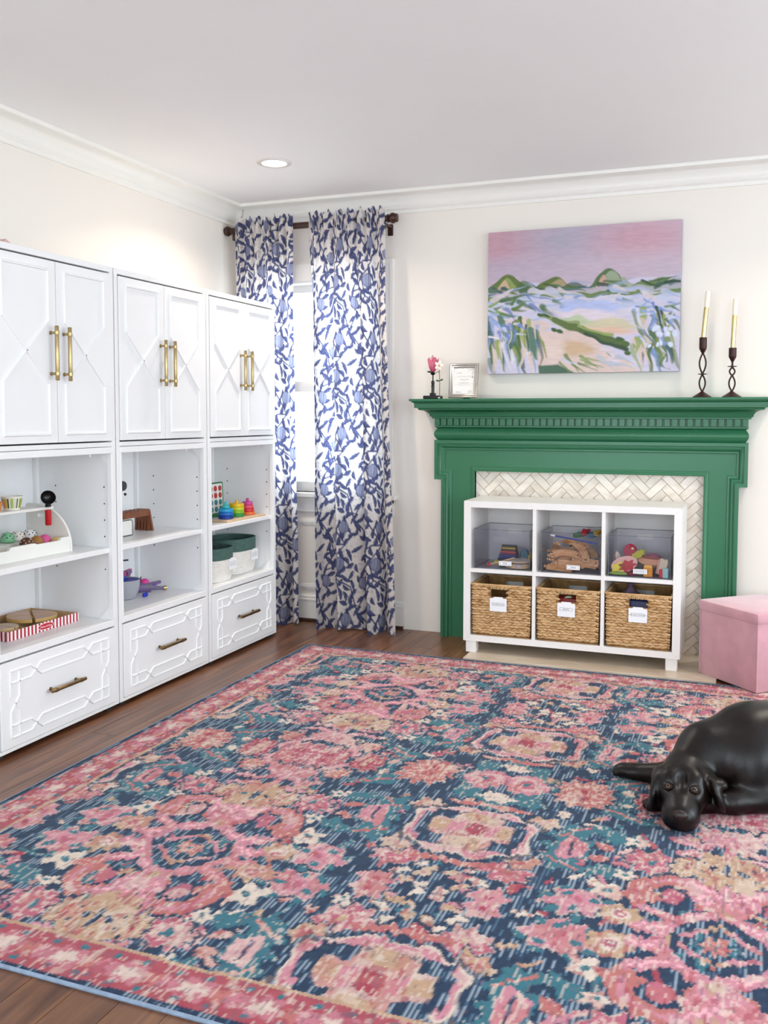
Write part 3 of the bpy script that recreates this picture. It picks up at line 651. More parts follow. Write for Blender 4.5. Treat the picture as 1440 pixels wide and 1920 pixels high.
# ------------------------------------------------------------------ printed curtains and rod
CUR_LEAF, CUR_DK, CUR_FRUIT, CUR_BG, CUR_ST = '#565b83', '#3c4168', '#9295ae', '#f4eee9', '#4a4f78'
def curtain_print(S, Z, seed):
    """leaf and fruit print; S = width along the cloth (m), Z = height"""
    rg = np.random.default_rng(42)
    TW, TH = .36, .54                                 # repeat of the print
    n_u, n_v = 200, 310
    U, Vv = np.meshgrid((np.arange(n_u)+.5)/n_u*TW, (np.arange(n_v)+.5)/n_v*TH)
    p = Paint(U, Vv, CUR_BG)
    def wrap(fn, cx, cy):
        for ox in (-TW, 0, TW):
            for oy in (-TH, 0, TH):
                if -.12 < cx+ox < TW+.12 and -.12 < cy+oy < TH+.12: fn(cx+ox, cy+oy)
    for _ in range(230):                               # fine dotted scroll ground
        cx, cy = rg.random()*TW, rg.random()*TH; r = rg.uniform(.004, .008); an = rg.uniform(0, 6)
        def f(x, y): 
            p.blob((x, y), r, r*.8, an, '#b9aeb4', op=.8); p.blob((x+.001, y), r*.6, r*.45, an, CUR_BG)
        wrap(f, cx, cy)
    # stems
    stems = [[(q[0]*.9, q[1]*.871) for q in st_] for st_ in [[(.02,.0),(.09,.12),(.06,.25),(.15,.37),(.12,.5),(.02,.62)], [(.24,.0),(.19,.1),(.28,.22),(.25,.34),(.35,.45),(.24,.62)], [(.06,.25),(.2,.3),(.28,.22)], [(.15,.37),(.27,.45),(.35,.45)], [(.28,.22),(.38,.16),(.42,.0)]]]
    for st in stems:
        for i in range(len(st)-1):
            for ox in (-TW, 0, TW): p.capsule((st[i][0]+ox, st[i][1]), (st[i+1][0]+ox, st[i+1][1]), .004, CUR_ST)
    def leaf(cx, cy, ln, wd, an, bend):
        def f(x, y):
            ca, sa = cos(an), sin(an); u = (p.X-x)*ca+(p.Y-y)*sa; v = -(p.X-x)*sa+(p.Y-y)*ca
            tt = np.clip(u/ln+.5, 0, 1); cv = bend*ln*(tt-.5)**2*4*.3; wv = wd*np.sin(pi*tt**.85)*(1+.12*np.sin(tt*22))
            d = np.abs(v-cv)-wv; ins = (u > -ln/2) & (u < ln/2)
            p.put(p.soft(d-.0025, .003)*ins, CUR_DK); p.put(p.soft(d+.001, .003)*ins, CUR_LEAF); p.put(p.soft(np.abs(v-cv)-.0012, .002)*ins*(tt < .85), CUR_DK, .8)
            p.put(p.soft(np.abs(v-cv-wv*.45)-.0016, .002)*ins*(tt > .15)*(tt < .75), '#7d83ab', .8)
        wrap(f, cx, cy)
    pts = []
    for i in range(74):
        for _try in range(60):
            q = (rg.random()*TW, rg.random()*TH)
            if all(min(abs(q[0]-r[0]), TW-abs(q[0]-r[0]))**2+min(abs(q[1]-r[1]), TH-abs(q[1]-r[1]))**2 > .0365**2 for r in pts): pts.append(q); break
    for i, (cx, cy) in enumerate(pts):
        leaf(cx, cy, rg.uniform(.048, .084), rg.uniform(.0075, .0125), rg.choice([-1, 1])*rg.uniform(.35, 1.4)+(pi if rg.random() < .4 else 0), rg.uniform(-.6, .6))
    for cx, cy, r, an in [(.07,.16,.031,.3),(.27,.28,.034,-.3),(.16,.42,.029,.6),(.31,.49,.032,0),(.2,.04,.027,1.)]:
        def f(x, y):
            p.blob((x, y), r*1.06, r*1.18, an, CUR_DK); p.blob((x, y), r*.98, r*1.1, an, CUR_FRUIT)
            p.blob((x-.008, y+.006), r*.55, r*.85, an, '#a5a9c2', op=.7); p.capsule((x+r*.2, y-r*.8), (x+r*.35, y+r*.7), .0018, CUR_ST, op=.8); p.capsule((x-r*.3, y-r*.8), (x-r*.2, y+r*.8), .0015, CUR_ST, op=.6)
            for e in (-.5, 0, .5): p.capsule((x, y-r*1.1), (x+e*.02, y-r*1.1-.014), .004, CUR_LEAF, r2=.001)
        wrap(f, cx, cy)
    iu = (np.mod(S+seed*.13, TW)/TW*n_u).astype(int) % n_u; iv = (np.mod(Z+seed*.21, TH)/TH*n_v).astype(int) % n_v
    # smooth lookup
    fu = np.mod(S+seed*.13, TW)/TW*n_u-.5; fv = np.mod(Z+seed*.21, TH)/TH*n_v-.5
    i0 = np.floor(fu).astype(int); j0 = np.floor(fv).astype(int); a = (fu-i0)[..., None]; b = (fv-j0)[..., None]
    T = lambda j, i: p.C[j % n_v, i % n_u]
    return T(j0, i0)*(1-a)*(1-b)+T(j0, i0+1)*a*(1-b)+T(j0+1, i0)*(1-a)*b+T(j0+1, i0+1)*a*b
M_CURT = attr_mat('curtain_cotton', .9, translucent=.58, spec=.15)
ROD_Y, ROD_Z = 5.02, 2.366
def curtain(label, xl_t, xr_t, xl_b, xr_b, z_b, folds, seed, flat=None):
    nu, nv = 210, 470; rg = np.random.default_rng(seed)
    s = np.linspace(0, 1, nu)[None, :]; zt = ROD_Z+.052
    tv = np.linspace(0, 1, nv)[:, None]; z = zt+(z_b-zt)*tv
    k = np.clip((tv-.02)/.25, 0, 1); k = k*k*(3-2*k)                    # 0 at the gathered head, 1 in the free fall
    g = s+.0*tv
    for am, fr, ph in folds['x']: g = g+am*np.sin(2*pi*fr*s+ph)*k
    xl = xl_t+(xl_b-xl_t)*tv**.9; xr = xr_t+(xr_b-xr_t)*tv**.9
    X = xl+(xr-xl)*g
    deep = sum(am*np.sin(2*pi*fr*s+ph+dr*tv) for am, fr, ph, dr in folds['y'])
    gath = .015*np.sin(2*pi*folds['n']*s+.7*np.sin(9*s))+.007*np.sin(2*pi*folds['n']*2.3*s+1)
    edge = .004*np.sin(14*tv+3*s)
    Y = ROD_Y-.034+gath*(1-k)+deep*k*(.55+.45*tv)+edge-.01*tv
    Zm = z+(.012*np.sin(2*pi*folds['n']*s*1.0+2)+.01*np.sin(2*pi*folds['n']*2.7*s))*np.clip(1-tv/.03, 0, 1)+(0.012*np.sin(2*pi*2.2*s+seed))*np.clip((tv-.97)/.03, 0, 1)
    arc = np.cumsum(np.hypot(np.diff(X[nv//2], prepend=X[nv//2][:1]), np.diff(Y[nv//2], prepend=Y[nv//2][:1])))
    S = np.broadcast_to(arc[None, :]*1.15, X.shape)
    cols = curtain_print(S, Zm, seed)
    t = thing('curtain', label, 'curtain', ((xl_b+xr_b)/2, ROD_Y, z_b), 0, 'printed curtain panels on the wooden rod')
    V = np.stack([X-(xl_b+xr_b)/2, Y-ROD_Y, Zm-z_b], -1).reshape(-1, 3)
    fab = colour_grid('fabric', V, nu, nv, cols.reshape(-1, 3), M_CURT, t)
    # back loops that carry the panel on the rod
    for i in range(5):
        xx = (xl_t+xr_t)/2-(xl_b+xr_b)/2+(i/4-.5)*(xr_t-xl_t)*.8
        MB().sweep([(.024*cos(q), .024*sin(q)) for q in [i2*2*pi/16 for i2 in range(16)]], [(0,-.012),(0,.012),(-.001,.012),(-.001,-.012)], lambda a, b, h: (xx+h, a, ROD_Z-z_b+b), closed=True).build('back_loop', mat('loop_tape', '#ddd7d4', .9, var=.05), t)
    return t
curtain('narrow leaf-print curtain panel hanging beside the white cabinet', -2.915, -2.53, -2.90, -2.475, .012, dict(n=7, x=[(.02,2,0.)], y=[(.042,2.6,.4,.4),(.015,6,1,.8)]), 1)
curtain('wide leaf-print curtain panel hanging beside the green mantel', -2.426, -1.955, -2.393, -1.853, .006, dict(n=7, x=[(.035,1.5,2.2),(.018,4,1.)], y=[(.05,3.2,2.6,.5),(.018,7,0,.9)]), 2)
rod = thing('curtain_rod', 'dark brown wooden curtain rod with turned finials above the window', 'curtain rod', (-2.43, ROD_Y, ROD_Z))
M_ROD = mat('dark_walnut', '#3d1f15', .3, var=.3, vscale=20, stretch=(.2, 1, 1))
MB().tube([(-.53,0,0),(.485,0,0)], .0185, 18).build('pole', M_ROD, rod)
for sx in (-1, 1):
    x0 = .485 if sx > 0 else -.53
    MB().lathe([(.0185,0),(.024,.002),(.024,.008),(.019,.011),(.021,.016),(.029,.024),(.031,.034),(.028,.044),(.022,.05),(.025,.054),(.023,.06),(.012,.063)], (0,0,0), 20, 'x').xf(Matrix.Translation((x0,0,0)) @ Matrix.Scale(sx*(1 if sx > 0 else .6), 4, (1,0,0))).build('finial', M_ROD, rod)
for xx in (.46, -.5):
    MB().box(xx-.012, xx+.012, -.004, W-ROD_Y-.001, -.034, -.018, .003).box(xx-.016, xx+.016, W-ROD_Y-.012, W-ROD_Y-.001, -.075, -.01, .003).box(xx-.014, xx+.014, -.012, .012, -.06, -.015, .004).build('bracket', M_ROD, rod)
    MB().lathe([(.003,0),(.003,.002)], (xx, -.0125, -.045), 10, 'y').build('screw', DBRASS, rod)
# thin black wire by the corner
tag(MB().tube([(-2.90,5.06,2.40),(-2.905,5.055,2.43),(-2.895,5.05,2.46),(-2.888,5.045,2.495)], .0016, 6).build('antenna_wire', mat('black_wire', '#1d1d1d', .5, var=.1)), 'thin black wire sticking up behind the narrow curtain', 'wire')
# ------------------------------------------------------------------ landscape canvas above the mantel
def make_canvas():
    rg = np.random.default_rng(8); Wc, Hc = 1.02, .775; nu, nv = 360, 275
    U, V = np.meshgrid(np.linspace(0, 1, nu), np.linspace(0, 1, nv))   # V = 0 at the top
    wn = (vnoise(U.shape, (22, 22), rg)-.5)*.03; wm = (vnoise(U.shape, (22, 22), rg)-.5)*.03
    asp = Hc/Wc; p = Paint(U+wn, (V+wm), '#bfb0be')
    X, Y = p.X, p.Y
    # sky
    for c, rx, ry, col, op in [((.05,.08),.35,.25,'#bf909e',.8),((.45,.08),.3,.14,'#a9a6b8',.8),((.8,.1),.3,.16,'#c79aa8',.8),((.2,.28),.4,.12,'#b7abc0',.7),((.6,.3),.5,.1,'#c3b0bf',.7)]:
        d = np.hypot((U-c[0])/rx, (V-c[1])/ry); p.put(np.clip(1.3-d, 0, 1), col, op)
    fld = p.soft(.385-Y-.02*np.sin(U*9), .01); p.put(fld, '#cbc6dc')
    def st(u0, v0, u1, v1, r, col, op=1., r2=None, soft=.008): p.capsule((u0, v0), (u1, v1), r, col, soft, op, r2)
    def scatter(n, u0, u1, v0, v1, cols, ln, r, ang, spread):
        for _ in range(n):
            u, v = rg.uniform(u0, u1), rg.uniform(v0, v1); a = ang+rg.normal(0, spread); l = ln*rg.uniform(.5, 1.4)
            st(u-cos(a)*l/2, v-sin(a)*l/2, u+cos(a)*l/2, v+sin(a)*l/2, r*rg.uniform(.6, 1.3), cols[int(rg.integers(len(cols)))], rg.uniform(.7, 1.), r*.2)
    # hills
    def ridge(c, w_, top, base, col, op=1., skew=0.):
        q = (X-c)/w_; prof = base-(base-top)*np.exp(-(q+skew*q*q)**2); p.put(p.soft(prof-Y, .008)*(Y < base+.03), col, op)
    ridge(.11,.1,.29,.45,'#62733f'); ridge(.105,.055,.315,.44,'#8fa05e',.8); ridge(.09,.035,.335,.44,'#cfae97',.9); ridge(.2,.06,.35,.44,'#4f6a3c',.8)
    ridge(.36,.1,.335,.44,'#63733f'); ridge(.39,.06,.355,.43,'#b39c7c',.8); ridge(.46,.05,.375,.43,'#3f5a44',.8)
    ridge(.64,.09,.3,.45,'#57704a'); ridge(.655,.065,.315,.44,'#9aa78e',.9); ridge(.61,.025,.345,.43,'#cf9f90',.8); ridge(.72,.06,.36,.44,'#8a9a70',.7)
    ridge(.9,.14,.37,.45,'#6f8455'); ridge(1.,.06,.35,.42,'#b9b6c8',.7)
    scatter(26, 0, 1, .405, .445, ['#2f4a38', '#3b5a44', '#4a6a8a', '#54733f', '#39506a'], .09, .011, .1, .25)
    scatter(16, 0, 1, .38, .42, ['#5b7440', '#39553a', '#8fa6c8'], .08, .008, .1, .3)
    # meadow of pale blue strokes
    scatter(70, 0, 1, .44, .66, ['#c3c6da', '#d2cdd8', '#adb8d6', '#bac2da', '#d4cacd'], .15, .018, .1, .3)
    scatter(34, .0, 1, .46, .64, ['#8b9dcb', '#7389bd', '#a0b1d6', '#6f8f7a'], .07, .009, .2, .5)
    scatter(16, .02, .35, .45, .62, ['#5d7a46', '#4c6a52', '#7f9a5c', '#5a74b8'], .08, .012, .1, .5)
    for c, rx, ry, col in [((.55,.55),.16,.045,'#b3bde4'),((.52,.6),.17,.03,'#ddd0da'),((.6,.68),.2,.05,'#cfc5a8'),((.62,.72),.16,.025,'#dcb9a6'),((.45,.64),.1,.03,'#b8c4a2')]: p.blob(c, rx, ry, .08, col, .02, lobes=5, amp=.1)
    # sandy path and the long green bank
    p.poly([(.30,1.05),(.27,.9),(.3,.72),(.4,.69),(.55,.74),(.68,.86),(.8,.98),(.82,1.05)], '#d9c2bc', .012); p.blob((.46,.83),.1,.05,.2,'#cbae90',.03,lobes=4,amp=.15); p.blob((.36,.84),.05,.08,0,'#e0cbc4',.03)
    p.poly([(.08,.62),(.2,.6),(.34,.66),(.33,.74),(.2,.8),(.13,.72)], '#d8c4c0', .012)
    st(.3,.6,.47,.665,.016,'#8c9a6a'); st(.36,.62,.55,.74,.018,'#5f7140'); st(.5,.7,.72,.82,.022,'#54683c'); st(.52,.73,.74,.85,.01,'#39503a'); st(.48,.68,.66,.755,.007,'#8fa05e')
    for u, v in [(.29,.595),(.32,.6),(.37,.69),(.4,.7),(.655,.87),(.68,.9),(.75,.87),(.78,.83),(.7,.78)]: p.blob((u, v), .02, .012, .6, '#44603a', .006)
    p.poly([(.29,1.02),(.28,.94),(.38,.93),(.5,1.02)], '#4e6a58', .01); scatter(10, .42, .6, .9, .98, ['#6f8452', '#c3c9e2', '#8a9a62'], .09, .009, .7, .2)
    scatter(10, .62, .78, .86, .98, ['#d6ccd8', '#b7bccb', '#d9c2bc'], .1, .014, .6, .2)
    # standing grasses at both sides
    scatter(55, 0., .3, .68, .98, ['#4d6a3a', '#7c8f42', '#33524a', '#93a45c', '#8ea3cf', '#dcd8e0', '#5a7a6a', '#d8c4b8'], .17, .015, 1.5, .1)
    scatter(50, .78, 1.0, .62, .98, ['#4d6a3a', '#6f8548', '#2f4d44', '#8fa35e', '#7f98cc', '#d6d4e2', '#d8c0b2'], .15, .013, 1.35, .2)
    scatter(18, .0, .2, .64, .76, ['#c6cce6', '#9fb2de', '#6a83c4', '#e2dce2'], .06, .01, 1.2, .5); scatter(18, .78, 1, .56, .74, ['#8ba2da', '#c9cfea', '#5d78c0', '#4d6a46'], .05, .009, .8, .6)
    for _ in range(14): p.blob((rg.uniform(.84, 1), rg.uniform(.7, .88)), .01, .016, 0, '#d3dcf2', .005)
    p.C *= (.94+.12*vnoise(U.shape, (3, 14), rg))[..., None]
    t = thing('landscape_painting', 'unframed canvas painting of a blue and green meadow under a pink sky', 'painting', (-.868, 5.1, 1.486))
    VV = np.stack([(U-.5)*Wc, np.full(U.shape, -.0005), (1-V)*Hc], -1).reshape(-1, 3)
    colour_grid('painted_face', VV, nu, nv, np.clip(p.C, 0, 1).reshape(-1, 3), attr_mat('oil_paint', .5, spec=.3), t)
    MB().box(-Wc/2, Wc/2, .0, .038, 0, Hc).build('stretched_canvas', mat('canvas_edge', '#a79bb5', .7, var=.3, vscale=9, var2='#8b8f9a'), t, None)
make_canvas()
# ------------------------------------------------------------------ white cube shelf on the hearth
KF, KB, KZ = 4.71, 5.068, .012
KX0, KX1 = -1.393, -.302
ks = thing('cube_shelf', 'white six-cube storage shelf on short legs in front of the fireplace', 'shelf unit', ((KX0+KX1)/2, KF, KZ)); ks_in = Matrix.Translation((-(KX0+KX1)/2, -KF, -KZ))
M_KS = mat('shelf_lacquer', '#f4f1ee', .35, var=.015, vscale=5); M_KSB = mat('shelf_back', '#f4f1ee', .5, var=.015, vscale=4)
def kpart(n, mb, m=M_KS, smooth=35): return mb.xf(ks_in).build(n, m, ks, smooth)
ft = .037; z0, z1 = .074, .811
def mitred(name, pts):                      # one board of the mitred outer frame
    kpart(name, MB().prism(pts, lambda a, b, h: (a, h, b), KF, KB), smooth=None)
g = .0006
mitred('top_board', [(KX0+g,z1),(KX0+ft+g,z1-.033),(KX1-ft-g,z1-.033),(KX1-g,z1)]); mitred('bottom_board', [(KX0+g,z0),(KX1-g,z0),(KX1-ft-g,z0+.033),(KX0+ft+g,z0+.033)])
mitred('side_board', [(KX0,z0),(KX0+ft,z0+.033),(KX0+ft,z1-.033),(KX0,z1)]); mitred('side_board', [(KX1,z0),(KX1,z1),(KX1-ft,z1-.033),(KX1-ft,z0+.033)])
kpart('back_panel', MB().box(KX0+ft, KX1-ft, KB-.008, KB, z0+.033, z1-.033), M_KSB, None)
DX = (-1.0205, -.6745)
for dx in DX: kpart('divider', MB().box(dx-.0088, dx+.0088, KF+.002, KB-.008, z0+.033, z1-.033))
cells = [(KX0+ft, DX[0]-.0088), (DX[0]+.0088, DX[1]-.0088), (DX[1]+.0088, KX1-ft)]
for a, b in cells: kpart('shelf_board', MB().box(a, b, KF+.003, KB-.008, .438, .458))
for a in (KX0+.012, KX1-.067):
    for b in (KF+.008, KB-.06): kpart('leg', MB().box(a, a+.055, b, b+.05, KZ, z0, .002))
SH = .458; FL = z0+.033

# clear bins
def plastic(name, tint, gloss=.5, dens=.12):
    m = bpy.data.materials.new(name); m.use_nodes = True; nt = m.node_tree; N = nt.nodes; L = nt.links
    tr = N.new('ShaderNodeBsdfTransparent'); tr.inputs[0].default_value = lin(tint)+[1]
    gl = N.new('ShaderNodeBsdfGlossy'); gl.inputs['Roughness'].default_value = .05
    df = N.new('ShaderNodeBsdfDiffuse'); df.inputs[0].default_value = lin('#b9b9c2')+[1]
    fr = N.new('ShaderNodeFresnel'); fr.inputs[0].default_value = 1.4; no = N.new('ShaderNodeTexNoise'); no.inputs['Scale'].default_value = 9
    mr = N.new('ShaderNodeMapRange'); mr.inputs[3].default_value = dens*.7; mr.inputs[4].default_value = dens*1.3; L.new(no.outputs['Fac'], mr.inputs[0])
    a = N.new('ShaderNodeMixShader'); L.new(mr.outputs[0], a.inputs[0]); L.new(tr.outputs[0], a.inputs[1]); L.new(df.outputs[0], a.inputs[2])
    mu = N.new('ShaderNodeMath'); mu.operation = 'MULTIPLY'; mu.inputs[1].default_value = gloss; L.new(fr.outputs[0], mu.inputs[0])
    b = N.new('ShaderNodeMixShader'); L.new(mu.outputs[0], b.inputs[0]); L.new(a.outputs[0], b.inputs[1]); L.new(gl.outputs[0], b.inputs[2])
    L.new(b.outputs[0], N['Material Output'].inputs['Surface']); MATS[name] = m; return m
M_BIN = plastic('clear_plastic', '#fcfcfe', .5, .022); M_RIM = mat('plastic_edge', '#7f8494', .15, alpha=.6, var=.1)
M_PANE = plastic('window_glass_clear', '#fbfdff', .5, .0)
for o_ in bpy.data.objects:
    if o_.name.startswith('pane'): o_.data.materials[0] = M_PANE
def holed_panel(mb, x0, x1, z0, z1, cx, cz, hw, hh, y0, y1, n=32):
    """upright panel with a pill-shaped hole"""
    inn = []; out = []
    for k in range(n):
        a = 2*pi*k/n; c, s_ = cos(a), sin(a)
        inn.append((cx+(hw-hh)*(1 if c > 0 else -1)*min(1, abs(c)*3)+hh*c, cz+hh*s_))
        t = min(abs(((x1-cx) if c > 0 else (cx-x0))/c) if abs(c) > 1e-6 else 9, abs(((z1-cz) if s_ > 0 else (cz-z0))/s_) if abs(s_) > 1e-6 else 9)
        out.append((cx+t*c, cz+t*s_))
    cr = [(x1, z1), (x0, z1), (x0, z0), (x1, z0)]
    for q in cr:                                  # pull the nearest ray onto each corner
        k = min(range(n), key=lambda i: (out[i][0]-q[0])**2+(out[i][1]-q[1])**2); out[k] = q
    v = [(a, y0, b) for a, b in inn]+[(a, y0, b) for a, b in out]+[(a, y1, b) for a, b in inn]+[(a, y1, b) for a, b in out]; f = []
    for k in range(n):
        j = (k+1) % n
        f += [(k, j, n+j, n+k), (2*n+k, 3*n+k, 3*n+j, 2*n+j), (k, 2*n+k, 2*n+j, j), (n+k, n+j, 3*n+j, 3*n+k)]
    mb.add(v, f)
def label_card(parent, cx, y, cz, w, h, txt, ts, sheet=True, tab=False):
    c = MB()
    if tab: c.prism([(-w/2,-h/2),(w/2,-h/2),(w/2,h/2-.007),(w/2-.018,h/2-.007),(w/2-.022,h/2),(-w/2+.022,h/2),(-w/2+.018,h/2-.007),(-w/2,h/2-.007)], lambda a, b, q: (cx+a, y-q, cz+b), 0, .0014)
    else: c.box(cx-w/2, cx+w/2, y-.0012, y, cz-h/2, cz+h/2)
    o = c.build('label_card', mat('label_paper', '#f7f8fb', .6, var=.01), parent, None)
    bw, bh, zz = (w*.72, h*.2, cz) if tab else (w*.84, h*.62, cz)
    MB().sweep([(cx-bw/2,zz-bh/2),(cx+bw/2,zz-bh/2),(cx+bw/2,zz+bh/2),(cx-bw/2,zz+bh/2)], [(0,0),(0,.0003),(.0009,.0003),(.0009,0)], lambda a, b, q: (a, y-(.0014 if tab else .0012)-q, b), closed=True).build('printed_box', INK, o, None)
    if txt.startswith('~'): scribble(o, INK, cx, zz, len(txt)*ts*.62, ts*.7, lambda a_, b_, q: (a_, y-(.0014 if tab else .0012)-q, b_), len(txt))
    else: lettering(txt, ts, INK, o, Matrix.Translation((cx, y-(.0016 if tab else .0014), zz)) @ Matrix.Rotation(pi/2, 4, 'X'))
    return o
def scribble(parent, m, cx, cz, w, h, fn, n, seed=1, name='printed_line'):
    """small print too fine to read: a row of uneven strokes"""
    rg = random.Random(seed+n); mb = MB(); x = cx-w/2; st = w/max(n*1.6, 1)
    while x < cx+w/2:
        if rg.random() > .12:
            hh = h*rg.uniform(.55, 1.); t = st*.35
            mb.prism([(x, cz-h/2), (x+t, cz-h/2), (x+t+st*.1, cz-h/2+hh), (x+st*.1, cz-h/2+hh)], fn, 0, .0003)
            if rg.random() < .6: mb.prism([(x, cz-h/2+hh*.4), (x+st*.8, cz-h/2+hh*.4), (x+st*.8, cz-h/2+hh*.58), (x, cz-h/2+hh*.58)], fn, 0, .0003)
        x += st
    return mb.build(name, m, parent, None)
def bin_(k, label, txt, x0, x1):
    y0, y1, zt = KF+.018, KB-.03, .664-SH
    t = thing('clear_bin', label, 'storage bin', ((x0+x1)/2, y0, SH+.0005), 0, 'clear plastic bins in the cube shelf'); w = x1-x0; d = y1-y0; T = .003
    mb = MB(); holed_panel(mb, -w/2, w/2, 0, zt, -.005, zt*.76, .042, .0145, 0, T); mb.build('front_wall', M_BIN, t, 40)
    mb = MB(); holed_panel(mb, -w/2, w/2, 0, zt, -.005, zt*.8, .042, .0145, d-T, d); mb.build('back_wall', M_BIN, t, 40)
    MB().box(-w/2, -w/2+T, T, d-T, 0, zt).build('side_wall', M_BIN, t, None); MB().box(w/2-T, w/2, T, d-T, 0, zt).build('side_wall', M_BIN, t, None)
    MB().box(-w/2+T, w/2-T, T, d-T, 0, T).build('base', M_BIN, t, None)
    r = MB().sweep([(-w/2,0),(w/2,0),(w/2,d),(-w/2,d)], [(0,0),(0,.003),(.0034,.003),(.0034,0)], lambda a, b, h: (a, b, zt+h-.003), closed=True)
    for a, b in ((-w/2+.0015,.0015),(w/2-.0015,.0015)): r.tube([(a,b-.0003,.001),(a,b-.0003,zt)], .0019, 6)
    r.tube([(-w/2,.0,.0015),(w/2,.0,.0015)], .0019, 6)
    for sx in (-1, 1): r.tube([(sx*(w/2-.0015),.002,.0015),(sx*(w/2-.0015),d,.0015)], .0016, 6)
    r.build('rim', M_RIM, t)
    label_card(t, .02 if k == 0 else (.015 if k == 1 else .005), -.0004, .032, .066, .023, txt, .0082)
    return t
bin_(0, 'clear plastic bin holding a tambourine and rhythm toys', 'MUSIC', -1.343, -1.046)
bin_(1, 'clear plastic bin heaped with wooden train track pieces', 'TRAINS', -.989, -.690)
bin_(2, 'clear plastic bin holding wooden play food', 'PLAY FOOD', -.652, -.352)

# --- toys inside the bins
WOODC = bpy.data.materials.new('beech_wood'); WOODC.use_nodes = True; _wood(WOODC, '#b97f4f', '#d19a68', '#e0b388', .5, (18, 18, 60), .08)
def paint(c, rough=.45): return mat('toy_paint_'+c.lstrip('#'), c, rough, var=.06, vscale=25)
BZ = SH+.0045
t = thing('tambourine', 'wooden tambourine with a pale drum skin in the music bin', 'tambourine', (-1.124, KF+.105, BZ))
MB().lathe([(.066,.0),(.07,.001),(.07,.034),(.066,.036),(.061,.034),(.061,.002)], seg=40, cap=False).build('wooden_hoop', mat('birch', '#dcb893', .5, var=.15, vscale=30), t)
MB().lathe([(.0635,.0345),(.063,.0372),(.01,.0372)], seg=40).build('drum_skin', mat('drum_skin', '#d9d2cb', .5, var=.05), t)
MB().lathe([(.0712,.024),(.0716,.026),(.0712,.03)], seg=40, cap=False).build('skin_rim', mat('dark_band', '#5b5a5c', .4, var=.1), t)
for a in (-1.35, -.35, .6, 2.2, 3.4, 4.2):
    j = MB(); M = Matrix.Rotation(a, 4, 'Z'); j.box(.0665, .0712, -.017, .017, .009, .021, .002).xf(M); jo = j.build('jingle_plate', mat('steel', '#b9bcc2', .25, 1., var=.05), t)
    MB().lathe([(.008,-.002),(.008,.002)], (.0716,0,.015), 12, 'x').xf(M).build('jingle', mat('steel', '#b9bcc2', .25, 1., var=.05), jo)
t = thing('drum_mallet', 'thin wooden mallet with a red bead in the music bin', 'mallet', (-1.21, KF+.04, BZ+.033))
MB().tube([(-.055,0,-.018),(.075,.012,.022)], .0033, 10).build('stick', mat('birch_stick', '#e2bf8e', .5, var=.1), t); MB().ball((-.058,0,-.0185), .0105).build('bead', paint('#c5202c'), t)
t = thing('toy_xylophone', 'small rainbow striped xylophone toy leaning in the music bin', 'xylophone', (-1.20, KF+.20, BZ), -.1)
for i, c in enumerate(['#59524f', '#cdb24d', '#55514f', '#cf5d5a', '#7a4a6e', '#4b4a86', '#33508a', '#2d3242']):
    hw = .036+.018*(i/7); MB().box(-hw, hw, -.004-.004*i, .004-.004*i, .088-.0095*i, .0965-.0095*i, .0015).build('bar', paint(c), t)
MB().prism([(-.06,0),(.06,0),(.042,.1),(-.042,.1)], lambda a, b, h: (a, h, b), .006, .012).build('frame', paint('#3a3d46'), t, None)
tag(MB().box(-.05,.05,-.02,.02,0,.016,.003).build('blue_block', paint('#4f93b8'), loc=(-1.185, KF+.135, BZ+.006)), 'light blue wooden block behind the mallet in the music bin', 'toy block')
tag(MB().prism([(-.02,0),(.02,0),(.015,.012),(-.012,.02)], lambda a, b, h: (a, h, b), -.01, .01).build('yellow_block', paint('#d9c13e'), loc=(-1.235, KF+.09, BZ+.012)), 'yellow wooden block beside the blue block in the music bin', 'toy block')
t = thing('toy_shaker', 'blue grey faceted shaker toy in the music bin', 'shaker', (-1.118, KF+.225, BZ))
MB().lathe([(.02,0),(.026,.02),(.026,.05),(.014,.078),(.004,.082)], seg=8).build('body', paint('#587f95'), t, 10); MB().lathe([(.0263,.03),(.0265,.036)], seg=8, cap=False).build('band', paint('#a9c0cf'), t, 10)
t = thing('maraca', 'green and yellow ball maraca in the music bin', 'maraca', (-1.077, KF+.21, BZ+.03)); MB().ball((0,0,0), .026).build('head', paint('#2f8a45'), t); MB().lathe([(.0255,-.008),(.0268,0),(.0255,.008)], seg=20, cap=False).xf(Matrix.Rotation(.9, 4, 'Y')).build('stripe', paint('#e0c22e'), t); MB().tube([(.01,.01,-.02),(.02,.05,-.02)], .006).build('handle', paint('#e0c22e'), t)
tag(MB().ball((0,0,0),(.024,.02,.027)).build('yellow_bell', paint('#cfae3a'), loc=(-1.063, KF+.19, BZ+.03+.02)), 'mustard yellow egg shaker beside the green maraca', 'shaker')

